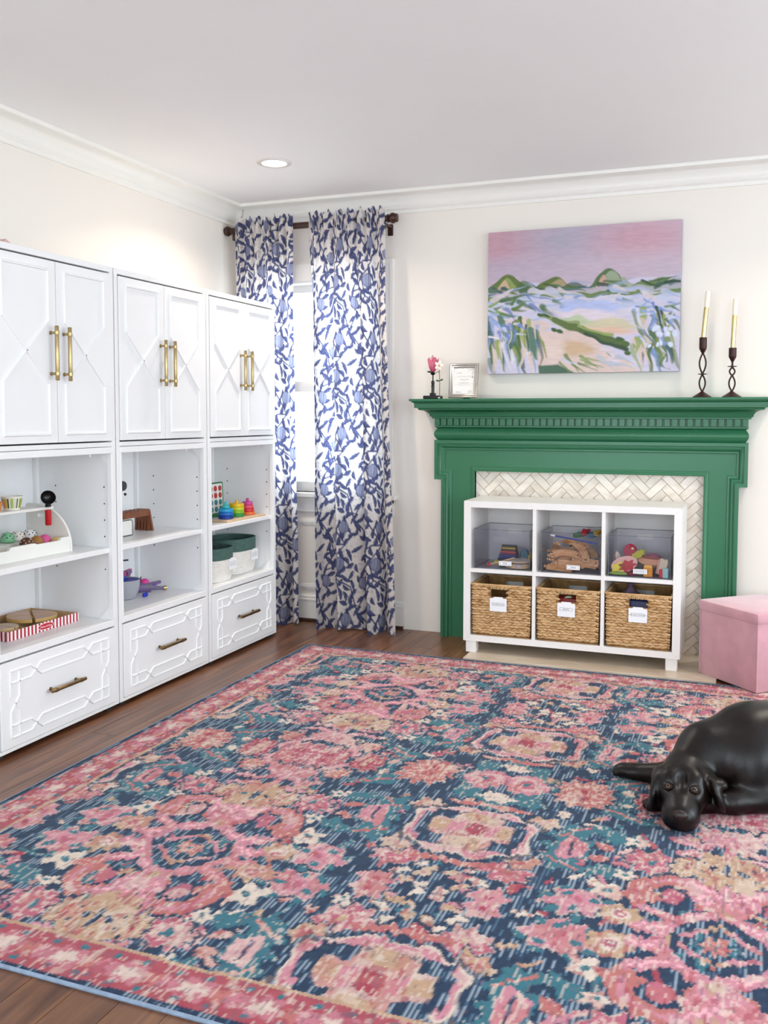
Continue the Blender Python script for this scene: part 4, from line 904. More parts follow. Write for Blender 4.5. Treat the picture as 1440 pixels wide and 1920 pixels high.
def track(label, kind, loc, rot, L=.13, arc=.75):
    """wooden railway piece: straight or curved board with two grooves, peg and socket"""
    t = thing('train_track', label, 'train track', loc, 0, 'wooden train track pieces in the bin'); t.rotation_euler = rot
    n = 10; w, h = .036, .0115; prof = [(-w/2,0),(-w/2,h),(-.0115,h),(-.0115,h-.003),(-.0065,h-.003),(-.0065,h),(.0065,h),(.0065,h-.003),(.0115,h-.003),(.0115,h),(w/2,h),(w/2,0),(-w/2,0)]
    if kind == 'curve':
        R = L/arc; path = [(R*sin(arc*(i/n-.5)), R*cos(arc*(i/n-.5))-R) for i in range(n+1)]; path = path[::-1]
    else: path = [(L/2-L*i/n, 0) for i in range(n+1)]
    bo = MB().sweep(path, prof, XY).build('board', WOODC, t, 30)
    p, q = Vector(path[-1]), Vector(path[-2]); d = (p-q).normalized()
    a = p+d*.008; MB().tube([(p.x-d.x*.004,p.y-d.y*.004,h*.5),(a.x,a.y,h*.5)], .0035, 8).lathe([(.007,.001),(.0075,h*.5),(.007,h-.001)], (a.x+d.x*.004,a.y+d.y*.004,0), 12).build('peg', WOODC, t)
    p, q = Vector(path[0]), Vector(path[1]); d = (q-p).normalized(); a = p+d*.012
    carve(bo, MB().lathe([(.0068,-.004),(.0068,h+.004)], (a.x,a.y,0), 12)); MB().lathe([(.0067,.0005),(.0067,h-.0004)], (a.x,a.y,0), 12, cap=False).build('socket', WOODC, t)
    return t
bx, by = -.84, KF+.02
spec = [('curve','lying across the bottom front beside the label',(.045,.044,.04),(1.25,.06,3.3),.16,.8),
 ('straight','lying flat at the bottom front corner',(-.058,.03,.012),(.5,.05,-.1),.13,0),
 ('straight','propped slanting up from the front corner',(-.055,.085,.045),(.9,-.5,.5),.12,0),
 ('straight','standing on edge behind the label',(-.005,.06,.035),(1.45,.02,0),.13,0),
 ('curve','lying on top of the heap at the front',(-.03,.075,.085),(.75,.06,.1),.14,.9),
 ('curve','arching down the right of the heap',(.045,.08,.105),(.5,.75,-.6),.15,1.2),
 ('straight','wide piece leaning at the back left of the heap',(-.055,.145,.09),(.4,-.1,.15),.14,0),
 ('curve','lying at the back right of the heap',(.07,.15,.095),(.35,.4,-.7),.13,.8),
 ('straight','standing on edge low at the right',(.075,.065,.05),(1.35,.1,-.12),.12,0),
 ('straight','poking up with its peg at the far left',(-.1,.13,.11),(.3,.4,1.9),.09,0),
 ('straight','buried with its peg showing at the middle left',(-.1,.085,.06),(.2,.2,1.3),.09,0),
 ('straight','buried low with its peg showing at the left',(-.11,.1,.045),(.1,.1,1.5),.09,0),
 ('curve','topmost piece bridging the heap',(.01,.13,.13),(.4,.2,-.2),.13,.7),
 ('straight','filling the bottom of the bin',(.0,.16,.03),(.2,.0,.3),.14,0), ('straight','filling the middle of the bin',(.02,.15,.07),(.3,.0,-.4),.14,0),
 ('straight','filling the rear of the bin',(-.06,.205,.05),(.3,.0,1.2),.14,0), ('curve','filling the rear right of the bin',(.06,.24,.06),(.3,.2,.9),.14,.8), ('straight','filling the right of the bin',(.1,.18,.03),(.2,0,1.45),.13,0)]
for k_, d_, l_, r_, L_, a_ in spec: track('wooden train track piece '+d_, k_, (bx+l_[0], by+l_[1], BZ+l_[2]), r_, L_, a_ or .8)
t = thing('toothbrush_stick', 'long blue and white plastic stick lying over the train tracks', 'stick', (bx+.01, by+.055, BZ+.163), -.05); t.rotation_euler = (0, .13, -.05)
MB().box(-.1, .115, -.004, .004, -.004, .004, .002).build('shaft', paint('#2c3f9a'), t); MB().box(-.125, -.1, -.005, .005, -.004, .005, .002).build('tip', paint('#e9ebf0'), t)
t = thing('toy_train_car', 'small silver and black toy train car among the tracks', 'toy train', (bx+.0, by+.095, BZ+.128), .1); MB().box(-.025,.025,-.012,.012,0,.016,.004).build('body', mat('silver_toy', '#c9c6c4', .25, .8, var=.1), t)
for a in (-.014, .014): MB().lathe([(.006,-.0145),(.006,.0145)], (a,0,-.002), 12, 'y').build('wheel_pair', INK, t)
rb = random.Random(9)
for i, (c, n_) in enumerate([('#3c7a3f','green'),('#c22a35','red'),('#3a7fa8','blue'),('#c9a23f','mustard'),('#7fb0c8','pale blue'),('#a81f2c','dark red'),('#2f6a38','dark green'),('#2e6f9a','deep blue')]):
    m_ = MB().box(-.019,.019,-.014,.014,-.0,.024,.003); M_ = Euler((rb.uniform(-.3,.3), rb.uniform(-.3,.3), rb.uniform(0,3))).to_matrix().to_4x4(); m_.xf(M_)
    zmin = min(v[2] for v in m_.v)
    tag(m_.build('toy_block', paint(c), loc=(bx+.0+.035*(i % 4)+.01*(i//4), by+.20+.04*(i//4), BZ+.155-zmin+.012*(i % 2))), n_+' toy block heaped at the back of the train track bin', 'toy block', 'coloured blocks behind the train tracks')

fx, fy = -.502, KF+.02
def slab(name, label, cat, outline, th, col, loc, rot, extra=None, group=None):
    """flat wooden play-food piece standing or leaning: outline in its own plane"""
    t = thing(name, label, cat, loc, 0, group); t.rotation_euler = rot
    MB().prism(outline, lambda a, b, h: (a, h, b), -th/2, th/2).build('wooden_slab', paint(col), t, 40)
    for n_, o_, c_ in (extra or []): MB().prism(o_, lambda a, b, h: (a, h, b), -th/2-.0012, -th/2).build(n_, paint(c_), t, 40)
    return t
def oval(rx, rz, n=28, cx=0, cz=0, lob=0, amp=0, ph=0): return [(cx+rx*(1+amp*cos(lob*2*pi*i/n+ph))*cos(2*pi*i/n), cz+rz*(1+amp*cos(lob*2*pi*i/n+ph))*sin(2*pi*i/n)) for i in range(n)]
slab('play_bread', 'pink oval wooden bread slice with yellow and red splashes in the food bin', 'play food', oval(.066,.04), .012, '#dcaaa0', (fx-.076, fy+.04, BZ+.052), (-.35, -.33, .05),
     [('cheese', oval(.034,.022,28,-.03,-.006,5,.22,.5), '#e8cf3a'), ('jam', oval(.04,.026,35,.012,-.012,7,.22,1.), '#b8121f')])
for a, b in [(.03,.025),(.045,.01),(.0,.031),(.052,-.004),(.02,.033)]: pass
slab('play_bread', 'tan wooden hot dog bun lying behind the orange box in the food bin', 'play food', oval(.06,.024), .03, '#d69a78', (fx+.045, fy+.085, BZ+.066), (-.5, .05, -.1), [('sausage', oval(.058,.008,28,0,.016), '#8e3b2c')])
slab('play_berry', 'deep pink round wooden berry slice at the back of the food bin', 'play food', oval(.032,.034), .02, '#a8103c', (fx-.055, fy+.10, BZ+.115), (-.3, .2, -.2), [('seed_dots', oval(.006,.006,10,.01,.012), '#e8dfa6')])
slab('play_lettuce', 'yellow green wooden lettuce leaf in the food bin', 'play food', oval(.04,.018,36,0,0,9,.15), .01, '#b9b52a', (fx-.015, fy+.075, BZ+.098), (-.4, -.6, 0))
slab('play_toast', 'thick cream and tan wooden toast slice leaning at the right of the food bin', 'play food', [(-.024,-.042),(.024,-.042),(.026,.025),(.02,.042),(.006,.034),(-.006,.04),(-.022,.03)], .03, '#e6d6bd', (fx+.108, fy+.06, BZ+.05), (-.1, .18, -.35), [('crust', [(-.024,-.042),(-.014,-.042),(-.012,.03),(-.022,.03)], '#d8a08a')])
slab('play_cracker', 'beige wooden cracker standing at the left of the food bin', 'play food', oval(.014,.05), .012, '#d9c2b0', (fx-.112, fy+.1, BZ+.06), (0, -.25, .5)); slab('play_cracker', 'grey pink wooden slice standing in the back left corner of the food bin', 'play food', oval(.016,.045), .01, '#c5b0b0', (fx-.128, fy+.13, BZ+.055), (0, .1, .6))
t = thing('play_juice_box', 'orange wooden juice carton in the food bin', 'play food', (fx+.04, fy+.03, BZ)); MB().box(-.021,.021,-.014,.018,0,.046,.002).build('carton', paint('#e8930f'), t); MB().prism([(-.02,.046),(.02,.046),(.017,.058),(-.017,.058)], lambda a, b, h: (a, h, b), -.01, .016).build('carton_top', paint('#f0b24a'), t, None); MB().lathe([(.004,0),(.004,.001)], (0,-.0145,.03), 10, 'y').build('printed_dot', paint('#7a4a12'), t)
t = thing('play_milk', 'pale teal wooden block standing in the right corner of the food bin', 'toy block', (fx+.124, fy+.018, BZ), -.15); MB().box(-.014,.014,-.01,.012,0,.048,.002).build('block', paint('#9fd0cf'), t)
tag(MB().box(-.008,.008,-.012,.012,0,.042,.004).build('play_strawberry', paint('#d42a30'), loc=(fx+.102, fy+.018, BZ)), 'small red wooden piece beside the teal block in the food bin', 'play food')
tag(MB().ball((0,0,0),(.026,.014,.013)).build('play_plum', paint('#6d1030'), loc=(fx-.035, fy+.012, BZ+.013)), 'dark purple wooden plum behind the food bin label', 'play food')
tag(MB().ball((0,0,0),(.05,.016,.009)).build('play_cucumber', paint('#8fae4a'), loc=(fx-.1, fy+.016, BZ+.01)), 'flat green wooden cucumber at the front of the food bin', 'play food')
tag(MB().box(-.014,.014,-.012,.012,0,.03,.003).build('play_green_cube', paint('#5f7d66'), loc=(fx-.0, fy+.062, BZ)), 'grey green wooden cube behind the orange carton', 'play food')
tag(MB().ball((0,0,0),(.04,.03,.02)).build('play_donut', paint('#a8527c'), loc=(fx+.05, fy+.16, BZ+.02+.06)), 'mauve wooden bun at the back of the food bin', 'play food')
tag(MB().box(-.12,.12,-.05,.05,0,.058,.006).build('play_tray', paint('#5a3a34'), loc=(fx+.0, fy+.16, BZ)), 'dark brown wooden tray at the back of the food bin', 'play food')

# woven baskets
M_WEAVE = mat('water_hyacinth', '#dcb88a', .75, var=.5, vscale=22, var2='#b58a58', bump=.4, bscale=160, stretch=(1, 1, 2.5)); M_BASKIN = mat('basket_lining', '#b58a58', .9, var=.4, vscale=20)
def basket(k, label, txt, a, b):
    w = b-a-.006; h = .272; d = .31; t = thing('woven_basket', label, 'basket', ((a+b)/2, KF-.004, FL+.0005), 0, 'woven baskets in the cube shelf'); rg = random.Random(20+k)
    T = .01; tap = lambda z: 1-.035*(1-z/h)
    hx0, hx1, hz0, hz1 = -.048+.006*(k-1), .042+.006*(k-1), h-.066, h-.022
    c = MB().box(-w/2+.012, w/2-.012, .012, .02, .006, hz0).box(-w/2+.012, hx0, .012, .02, hz0, h-.012).box(hx1, w/2-.012, .012, .02, hz0, h-.012)
    c.box(-w/2+.012, -w/2+.02, .02, d, .006, h-.008).box(w/2-.02, w/2-.012, .02, d, .006, h-.008).box(-w/2+.012, w/2-.012, d-.008, d, .006, h-.07).box(-w/2+.012, -.05, d-.008, d, h-.07, h-.008).box(.05, w/2-.012, d-.008, d, h-.07, h-.008).box(-.05, .05, d-.008, d, h-.03, h-.008).box(-w/2+.012, w/2-.012, .012, d, 0, .008)
    c.build('liner', M_BASKIN, t, None)
    mb = MB(); rows = 19; rh = (h-.012)/rows
    def lump(p, ax, ln, r, rz, tilt=.22):
        seg, rn = 7, 4; o = []
        for i in range(rn+1):
            q = -1+2*i/rn; rr = sqrt(max(0, 1-q*q*.8))
            for s_ in range(seg):
                an = 2*pi*s_/seg; o.append((q*ln, rr*r*cos(an), rr*rz*sin(an)))
        M_ = Matrix.Rotation(ax, 4, 'Z') @ Matrix.Rotation(tilt, 4, 'Y')
        mb.add([Vector(p)+(M_ @ Vector(q)) for q in o], [(i*seg+s_, i*seg+(s_+1) % seg, (i+1)*seg+(s_+1) % seg, (i+1)*seg+s_) for i in range(rn) for s_ in range(seg)])
    for r in range(rows):
        z = .011+rh*(r+.5)*.985; ww = w*tap(z); n = 11; st = ww/n
        for i in range(n+1):
            x = -ww/2+st*(i+(.5 if r % 2 else 0))
            if x > ww/2-.004 or x < -ww/2+.004: continue
            if hx0-.006 < x < hx1+.006 and hz0 < z < hz1: continue
            ln_ = st*.6*rg.uniform(.85,1.2); x = max(min(x, ww/2-ln_-.001), -ww/2+ln_+.001)
            lump((x, .009+rg.uniform(-.0015,.0015), z+rg.uniform(-.0015,.0015)), rg.uniform(-.08,.08), ln_, .0085, rh*.56*rg.uniform(.85,1.2), rg.uniform(.1,.3)*(1 if r % 2 else -1))
        for s_ in (-1, 1):
            for i in range(9): lump((s_*(ww/2-.008), .02+.03*(i+.5*(r % 2)), z), pi/2, .019, .006, rh*.52, .2*(1 if r % 2 else -1))
    mb.build('weave', M_WEAVE, t, 60)['kind'] = 'stuff'
    rm = MB()
    for y_, x0_, x1_ in ((.008, -w/2, w/2), (d, -w/2, w/2)): rm.tube([(x0_, y_, h-.004), (x1_, y_, h-.004)], .0055, 8)
    for x_ in (-w/2+.004, w/2-.004): rm.tube([(x_, .008, h-.004), (x_, d, h-.004)], .0055, 8)
    rm.build('rim', M_WEAVE, t)
    hw = MB(); n = 9
    for i in range(n): hw.tube([(hx0+(hx1-hx0)*(i+.5)/n, .004, hz1-.001), (hx0+(hx1-hx0)*(i+.5+(.25 if i % 2 else -.25))/n, .003, h-.008)], .005, 7)
    hw.build('handle_wrap', mat('hyacinth_wrap', '#cda878', .75, var=.3, vscale=30, bump=.3), t)
    label_card(t, (hx0+hx1)/2-.002, -.0025, hz0-.034, .089, .076, txt, .0085, tab=True)
    return t
basket(0, 'woven basket under the music bin with an empty dark handle hole', '~xxxxxxxxxxx', *cells[0])
basket(1, 'woven basket under the train track bin with red showing in the handle hole', 'BLOCKS', *cells[1])
basket(2, 'woven basket under the play food bin with navy showing in the handle hole', '~xxxxxxxxxxxxxx', *cells[2])
cx_ = sum(cells[1])/2; tag(MB().box(-.1,.1,-.05,.05,0,.21,.005).build('red_toy_box', paint('#8c0f14'), loc=(cx_, KF+.09, FL+.009)), 'dark red box inside the basket marked blocks', 'toy box')
tag(MB().prism([(-.02,0),(.02,.004),(.01,.012),(-.01,.01)], lambda a, b, h: (a, h, b), -.01, .01).build('green_scrap', paint('#a9b893'), loc=(cx_-.005, KF+.05, FL+.22)), 'pale green block on the dark red box', 'toy block')
cx_ = sum(cells[2])/2; tag(MB().box(-.11,.11,-.05,.05,0,.225,.01).build('navy_toy_case', paint('#232a55'), loc=(cx_, KF+.09, FL+.009)), 'navy case inside the basket under the play food', 'toy case')
tag(MB().lathe([(.05,0),(.06,.03),(.035,.05),(.012,.075),(.022,.09)], seg=9).build('plastic_bag', mat('bag_film', '#8d7f95', .2, var=.4, vscale=12, var2='#5c2f3c'), loc=(cx_-.06, KF+.21, FL+.2), smooth=20), 'crumpled purple plastic bag in the basket under the play food', 'bag')

# pink ottoman
M_PV = mat('pink_velvet', '#cf9aa4', .85, var=.12, vscale=14, bump=.12, bscale=300, sheen=.6)
t = thing('storage_ottoman', 'square pink fabric storage ottoman with a lift-off lid', 'ottoman', (.052, 4.738, .010), radians(-46.6)); S = .386
MB().box(-S/2+.006, S/2-.006, -S/2+.006, S/2-.006, 0, .325, .008).build('body', M_PV, t); MB().box(-S/2-.002, S/2+.002, -S/2-.002, S/2+.002, .312, .362, .012).build('lid', M_PV, t)
pd = MB(); pd.grid(lambda u, v: ((u-.5)*(S-.02), (v-.5)*(S-.02), .359+.012*(1-(2*u-1)**4)*(1-(2*v-1)**4)), 13, 13); pd.build('lid_cushion', M_PV, t)
for sx in (-1, 1):
    for sy in (-1, 1): MB().tube([(sx*(S/2-.007),sy*(S/2-.007),.004),(sx*(S/2-.007),sy*(S/2-.007),.31)], .004, 8).build('corner_piping', M_PV, t)
MB().box(-S/2+.002, -S/2+.0055, .1, .112, .05, .075).build('side_tag', mat('white_tag', '#eeeeee', .7, var=.02), t, None)
# ------------------------------------------------------------------ things on the mantel shelf
MZ = 1.3475
M_IRON = mat('bronze_iron', '#3a1c17', .38, .35, var=.3, vscale=30); M_GOLD = mat('gold_foil', '#cfbb84', .22, 1., var=.1, vscale=20); M_WAX = mat('ivory_wax', '#fbf3dd', .5, var=.02)
def candlestick(label, clabel, x, y, rings, disc, cup0, cup1, gold, wax, lean, stem=None):
    t = thing('candlestick', label, 'candlestick', (x, y, MZ), .25, 'bronze candlesticks on the mantel')
    MB().lathe([(.046,0),(.0465,.003),(.03,.014),(.012,.026),(.006,.032)], seg=36).build('base', M_IRON, t)
    for z0, z1, w in rings:
        for s_ in (-1, 1):
            n = 12; MB().tube([(s_*w*sin(pi*i/n)**.9, 0, z0+(z1-z0)*i/n) for i in range(n+1)], .0042, 10).build('open_loop', M_IRON, t)
    MB().lathe([(.004,-.004),(.02,-.002),(.0255,0),(.02,.002),(.004,.004)], (0,0,disc), 28).build('collar_disc', M_IRON, t)
    if stem: MB().tube([(0,0,stem[0]),(0,0,stem[1])], .005, 10).build('stem', M_IRON, t)
    MB().lathe([(.005,cup0-.002),(.009,cup0+.006),(.0175,cup0+.022),(.0185,cup0+.03),(.0185,cup1-.002),(.017,cup1),(.0125,cup1),(.0125,cup1-.012)], seg=28).build('cup', M_IRON, t)
    c = thing('taper_candle', clabel, 'candle', (x, y, MZ+cup1-.0115), 0, 'taper candles on the mantel'); c.rotation_euler = (0, lean, 0)
    MB().lathe([(.011,0),(.0115,.004),(.0115,gold-cup1+.011)], seg=24).build('gold_dipped_end', M_GOLD, c); MB().lathe([(.0113,gold-cup1+.0112),(.0113,wax-cup1-.004),(.0095,wax-cup1+.006),(.003,wax-cup1+.009)], seg=24).build('wax', M_WAX, c)
candlestick('taller bronze candlestick with its disc between two loops', 'ivory taper candle leaning in the taller candlestick', -.2385, 5.0, [(.03,.114,.0145),(.119,.222,.0155)], .117, .22, .3, .45, .535, .075)
candlestick('shorter bronze candlestick with its disc above two loops', 'ivory taper candle in the shorter candlestick', -.0985, 5.0, [(.03,.108,.0145),(.108,.148,.0125)], .153, .176, .245, .405, .49, .03, (.146, .18))
# silver picture frame
t = thing('photo_frame', 'silver picture frame with a printed invitation on the mantel', 'picture frame', (-1.484, 4.985, MZ+.002)); t.rotation_euler = (-.13, 0, -.06)
M_SIL = mat('silver_leaf', '#c3bcb4', .25, .9, var=.15, vscale=25); fw, fh = .166, .192
MB().sweep([(-fw/2,.001),(fw/2,.001),(fw/2,fh),(-fw/2,fh)], [(0,0),(0,.012),(.004,.014),(.008,.0125),(.011,.009),(.013,.0105),(.018,.009),(.024,.003),(.024,0)], lambda a, b, h: (a, -h, b), closed=True).build('frame_moulding', M_SIL, t)
MB().box(-fw/2+.003, fw/2-.003, 0, .006, .003, fh-.003).build('backing_board', mat('black_backing', '#2b2927', .8, var=.1), t, None)
MB().box(-fw/2+.022, fw/2-.022, -.0025, -.0005, .022, fh-.022).build('paper_print', mat('print_paper', '#f6f2ee', .5, var=.01), t, None)
for k_, (cx, cz, w_, h_, n_) in enumerate([(-.028,.142,.034,.0085,7), (.002,.123,.075,.0022,26), (.002,.104,.05,.0045,14), (.002,.0955,.004,.004,1), (.002,.0865,.058,.005,15), (.002,.073,.062,.002,24), (-.03,.036,.03,.0065,6), (.038,.041,.022,.004,6), (.038,.033,.02,.004,5)]):
    scribble(t, mat('soft_ink', '#6f6864', .7, var=.1), cx, cz, w_, h_, lambda a_, b_, q: (a_, -.0026-q, b_), n_, k_)
sp = MB(); rs = random.Random(2)
for i in range(22):
    a = rs.random(); px, pz = (.058-.075*(1-a)**2*1.0 if i % 2 else .056-rs.random()*.008, .164-rs.random()*.012 if i % 2 else .166-.055*a)
    sp.prism([(px-.003,pz),(px,pz+.0015),(px+.003,pz+.001),(px,pz-.0015)], lambda p, q, h: (p, -h, q), .0026, .003)
sp.build('printed_sprig', mat('soft_ink', '#6f6864', .7), t, None)
MB().sweep([(-.052,.1175),(.056,.1175)], [(0,0),(0,.0002),(.0005,.0002)], lambda a, b, h: (a, -.0026-h, b)).sweep([(-.052,.079),(.056,.079)], [(0,0),(0,.0002),(.0005,.0002)], lambda a, b, h: (a, -.0026-h, b)).build('printed_rules', mat('soft_ink', '#6f6864'), t, None)
MB().prism([(-.02,.0),(.02,.0),(.012,.12),(-.012,.12)], lambda a, b, h: (a, .0065+h+(.12-b)*.42, b), 0, .003).build('easel_strut', mat('black_backing', '#2b2927'), t, None)
# toy flower on a black stand
M_BLK = mat('black_brick_plastic', '#151415', .3, var=.1)
t = thing('flower_model', 'pink tulip-shaped toy flower on a black brick stand', 'flower ornament', (-1.662, 4.995, MZ))
MB().box(-.052, .052, -.022, .022, 0, .0185, .004).build('stand_base', M_BLK, t); MB().box(-.015,.015,-.012,.012,.0185,.034,.002).build('stand_block', M_BLK, t)
MB().lathe([(.0085,.034),(.0085,.06),(.0095,.068),(.0095,.075),(.0075,.08),(.0095,.086),(.0095,.098),(.0035,.103),(.0035,.132),(.01,.135),(.014,.141),(.006,.15)], seg=14).build('stand_post', M_BLK, t)
M_PET = mat('magenta_petal', '#c8355f', .35, var=.35, vscale=18, var2='#e07f96')
def petal(parent, m, base, az, ln, wd, flare, curl, name='petal'):
    mb = MB()
    def fn(u, v):
        a = (u-.5)*2; r = .006+flare*sin(v*1.5)**1.0*ln; w_ = wd*sin(pi*min(v*.9+.08, 1))**.7
        x = r-curl*a*a*w_; y = a*w_; z = v*ln; return (base[0]+x*cos(az)-y*sin(az), base[1]+x*sin(az)+y*cos(az), base[2]+z)
    mb.grid(fn, 7, 9); o = mb.build(name, m, parent, 60)
    md = o.modifiers.new('thickness', 'SOLIDIFY'); md.thickness = .0012; return o
for i in range(5): petal(t, M_PET, (0,0,.148), .5+i*2*pi/5, .078, .02, .34, .35)
for i in range(3): petal(t, M_PET, (0,0,.15), 1.1+i*2*pi/3, .082, .017, .2, .35, 'inner_petal')
for i in range(3): MB().tube([(.004*cos(i*2.1),.004*sin(i*2.1),.15),(.01*cos(i*2.1),.01*sin(i*2.1),.222+.006*i)], .0018, 6).build('stamen', mat('olive_stamen', '#8a7b3a', .5, var=.1), t)
MB().tube([(0,-.004,.16),(0,-.006,.236)], .0016, 6).ball((0,-.006,.238), .0042).build('pistil', M_PET, t)
for az in (2.9, .2, 4.4): petal(t, mat('dark_sepal', '#2a2420', .4, var=.2), (0,0,.143), az, .012, .012, 2.6, .1, 'sepal')
t = thing('white_flower_model', 'small white toy blossom on a thin stem beside the pink flower', 'flower ornament', (-1.613, 4.963, MZ))
MB().tube([(0,0,0),(.001,0,.09),(-.002,0,.172)], .0017, 8).build('stem', mat('brown_stem', '#5b3a2c', .5, var=.1), t); MB().ball((-.003,-.0,.0055), .0055).build('pearl_foot', mat('pearl', '#efe6dc', .2, var=.02), t)
for i in range(5):
    a = .3+i*2*pi/5; M_ = Matrix.Translation((-.001,-.006,.183)) @ Matrix.Rotation(a, 4, 'Y')
    MB().ball((0,0,0), (.0085,.0025,.014)).xf(Matrix.Translation((0,0,.014))).xf(M_).build('petal', mat('white_petal', '#f7e9e2', .5, var=.05), t)
MB().ball((-.001,-.009,.183), .006).build('centre', mat('orange_centre', '#e2a561', .5, var=.1), t)
for sx, zz in ((-1, .1), (1, .104)): MB().ball((sx*.011,0,zz), (.011,.003,.0045), M=Matrix.Rotation(sx*-.3, 3, 'Y')).build('leaf', mat('dark_leaf', '#2f4a2a', .5, var=.2), t)
# ------------------------------------------------------------------ toys on the cabinet shelves
S1, S0 = .6955, .3895
M_TW = mat('toy_white', '#f3f1ea', .4, var=.02, vscale=10)
# toy ice cream counter
t = thing('toy_ice_cream_counter', 'white wooden toy ice cream counter with a curved side', 'toy counter', (-2.71, 2.85, S1))
arcp = [(.116,0),(.116,.02)]+[(.116-.19*(1-cos(q))-.0, .02+.172*sin(q)) for q in [i*pi/2/10 for i in range(1, 11)]]+[(-.105,.192),(-.112,.185),(-.112,0)]
for y_ in (.262, -.24):
    MB().prism(arcp, lambda a, b, h: (a, y_-h, b), 0, .011).build('side_panel', M_TW, t, 25) if y_ < 0 else carve(MB().prism(arcp, lambda a, b, h: (a, y_-h, b), 0, .011).build('side_panel', M_TW, t, 25), MB().box(-.05, .02, .24, .27, .135, .15))
MB().prism([(-.25,0),(.25,0),(.25,.062),(.2,.062),(.19,.052),(.06,.052),(.05,.058),(-.08,.058),(-.09,.046),(-.25,.046)], lambda a, b, h: (h, a, b), .103, .114).build('front_panel', M_TW, t, None)
MB().box(-.1, .1, -.24, .25, .012, .02).build('lower_deck', M_TW, t, None); MB().box(-.1, -.01, -.24, .25, .02, .046).build('rear_step', M_TW, t, None)
MB().box(-.06, .035, -.24, .25, .172, .184, .002).build('upper_shelf', M_TW, t); MB().box(-.104, -.094, -.24, .25, .0, .06).build('rear_panel', M_TW, t, None)
def scoop_ball(label, x, y, z, col, dots, r=.0265, nd=16):
    o = thing('ice_cream_scoop', label, 'toy ice cream', (x, y, z), 0, 'toy ice cream scoops in the counter')
    MB().lathe([(r*.2,-r*.62),(r*.98,-r*.55),(r*1.06,-r*.35),(r,-r*.15),(r*.97,r*.2),(r*.8,r*.6),(r*.45,r*.88),(r*.05,r)], seg=22).build('scoop', paint(col), o)
    if dots:
        rg = random.Random(hash(label) % 99 if False else len(label)); mb = MB()
        for i in range(nd):
            a = 2*pi*i*.618; h = .05+.8*((i+.5)/nd); rr = sqrt(max(0, 1-h*h)); d = Vector((rr*cos(a), rr*sin(a), h))
            mb.ball(d*r*.965, (r*.11, r*.11, r*.11), 6, 4)
        mb.build('chips', paint(dots), o)['kind'] = 'stuff'
    return o
rz = S1+.046+.0165; fz = S1+.02+.0165
scoop_ball('mint green toy ice cream scoop with black chips', -2.775, 2.945, rz, '#86c79a', '#20241f'); scoop_ball('white toy ice cream scoop with brown chips', -2.778, 3.004, rz, '#ece6e0', '#7a4a34'); scoop_ball('white toy ice cream scoop with black chips', -2.77, 3.064, rz, '#f2f0ee', '#15161a')
scoop_ball('dark brown toy ice cream scoop with cream spots', -2.667, 2.93, fz+.012, '#5a3420', '#e9d9c2'); scoop_ball('caramel brown toy ice cream scoop', -2.668, 2.988, fz+.012, '#a8743c', None); scoop_ball('pink toy ice cream scoop', -2.678, 3.046, fz+.01, '#e2609a', None, .026); scoop_ball('pale yellow toy ice cream scoop', -2.635, 3.068, fz, '#e3c678', None, .0255)
t = thing('paper_cup', 'small paper cup with green and orange stripes on the toy counter', 'paper cup', (-2.725, 2.918, S1+.1842))
MB().lathe([(.03,0),(.041,.052),(.0425,.054),(.0425,.052),(.0395,.051),(.029,.003)], seg=36, cap=False).lathe([(.0302,0),(.0302,.0015)], seg=36).build('cup_wall', mat('cup_card', '#f6f3e8', .6, var=.02), t)
for i, c in enumerate(['#8fae3a','#c9b83a','#3f5230','#e8d9b0','#e7a06a','#d9c04a','#2f3d2a','#a8c96a','#e8e0c8','#4a6034']*2):
    a0 = 2*pi*i/20; a1 = a0+2*pi/20*(.42 if c in ('#3f5230','#2f3d2a','#4a6034') else .85)
    MB().add([(r_*cos(q), r_*sin(q), z_) for q in (a0, (a0+a1)/2, a1) for r_, z_ in ((.0322,.007),(.0402,.045))], [(0,2,3,1),(2,4,5,3)]).build('printed_stripe', paint(c), t)
tag(MB().lathe([(.02,0),(.028,.036),(.027,.036),(.019,.002)], seg=24).build('toy_cone_cup', paint('#d98a4e'), loc=(-2.73, 2.835, S1+.1842)), 'orange toy cone cup beside the striped paper cup', 'toy cup')
t = thing('toy_ice_cream_spoon', 'black and red toy ice cream scooper hung through the counter shelf', 'toy scooper', (-2.68+.012, 3.058, S1+.184))
MB().lathe([(.011,0),(.013,.004),(.011,.012),(.009,.016)], seg=16).build('collar', M_BLK, t); sc_ = MB(); sc_.lathe([(.002,-.03),(.018,-.024),(.027,-.012),(.03,0),(.0285,0),(.025,-.011),(.016,-.021),(.002,-.026)], seg=26).xf(Matrix.Translation((0,0,.036)) @ Matrix.Rotation(.9, 4, 'Z') @ Matrix.Rotation(1.15, 4, 'X') @ Matrix.Translation((0,0,.01))); sc_.build('bowl', M_BLK, t)
MB().lathe([(.0105,-.075),(.0125,-.071),(.0125,-.014),(.011,-.0122)], seg=18).build('handle', paint('#c4141c'), t)
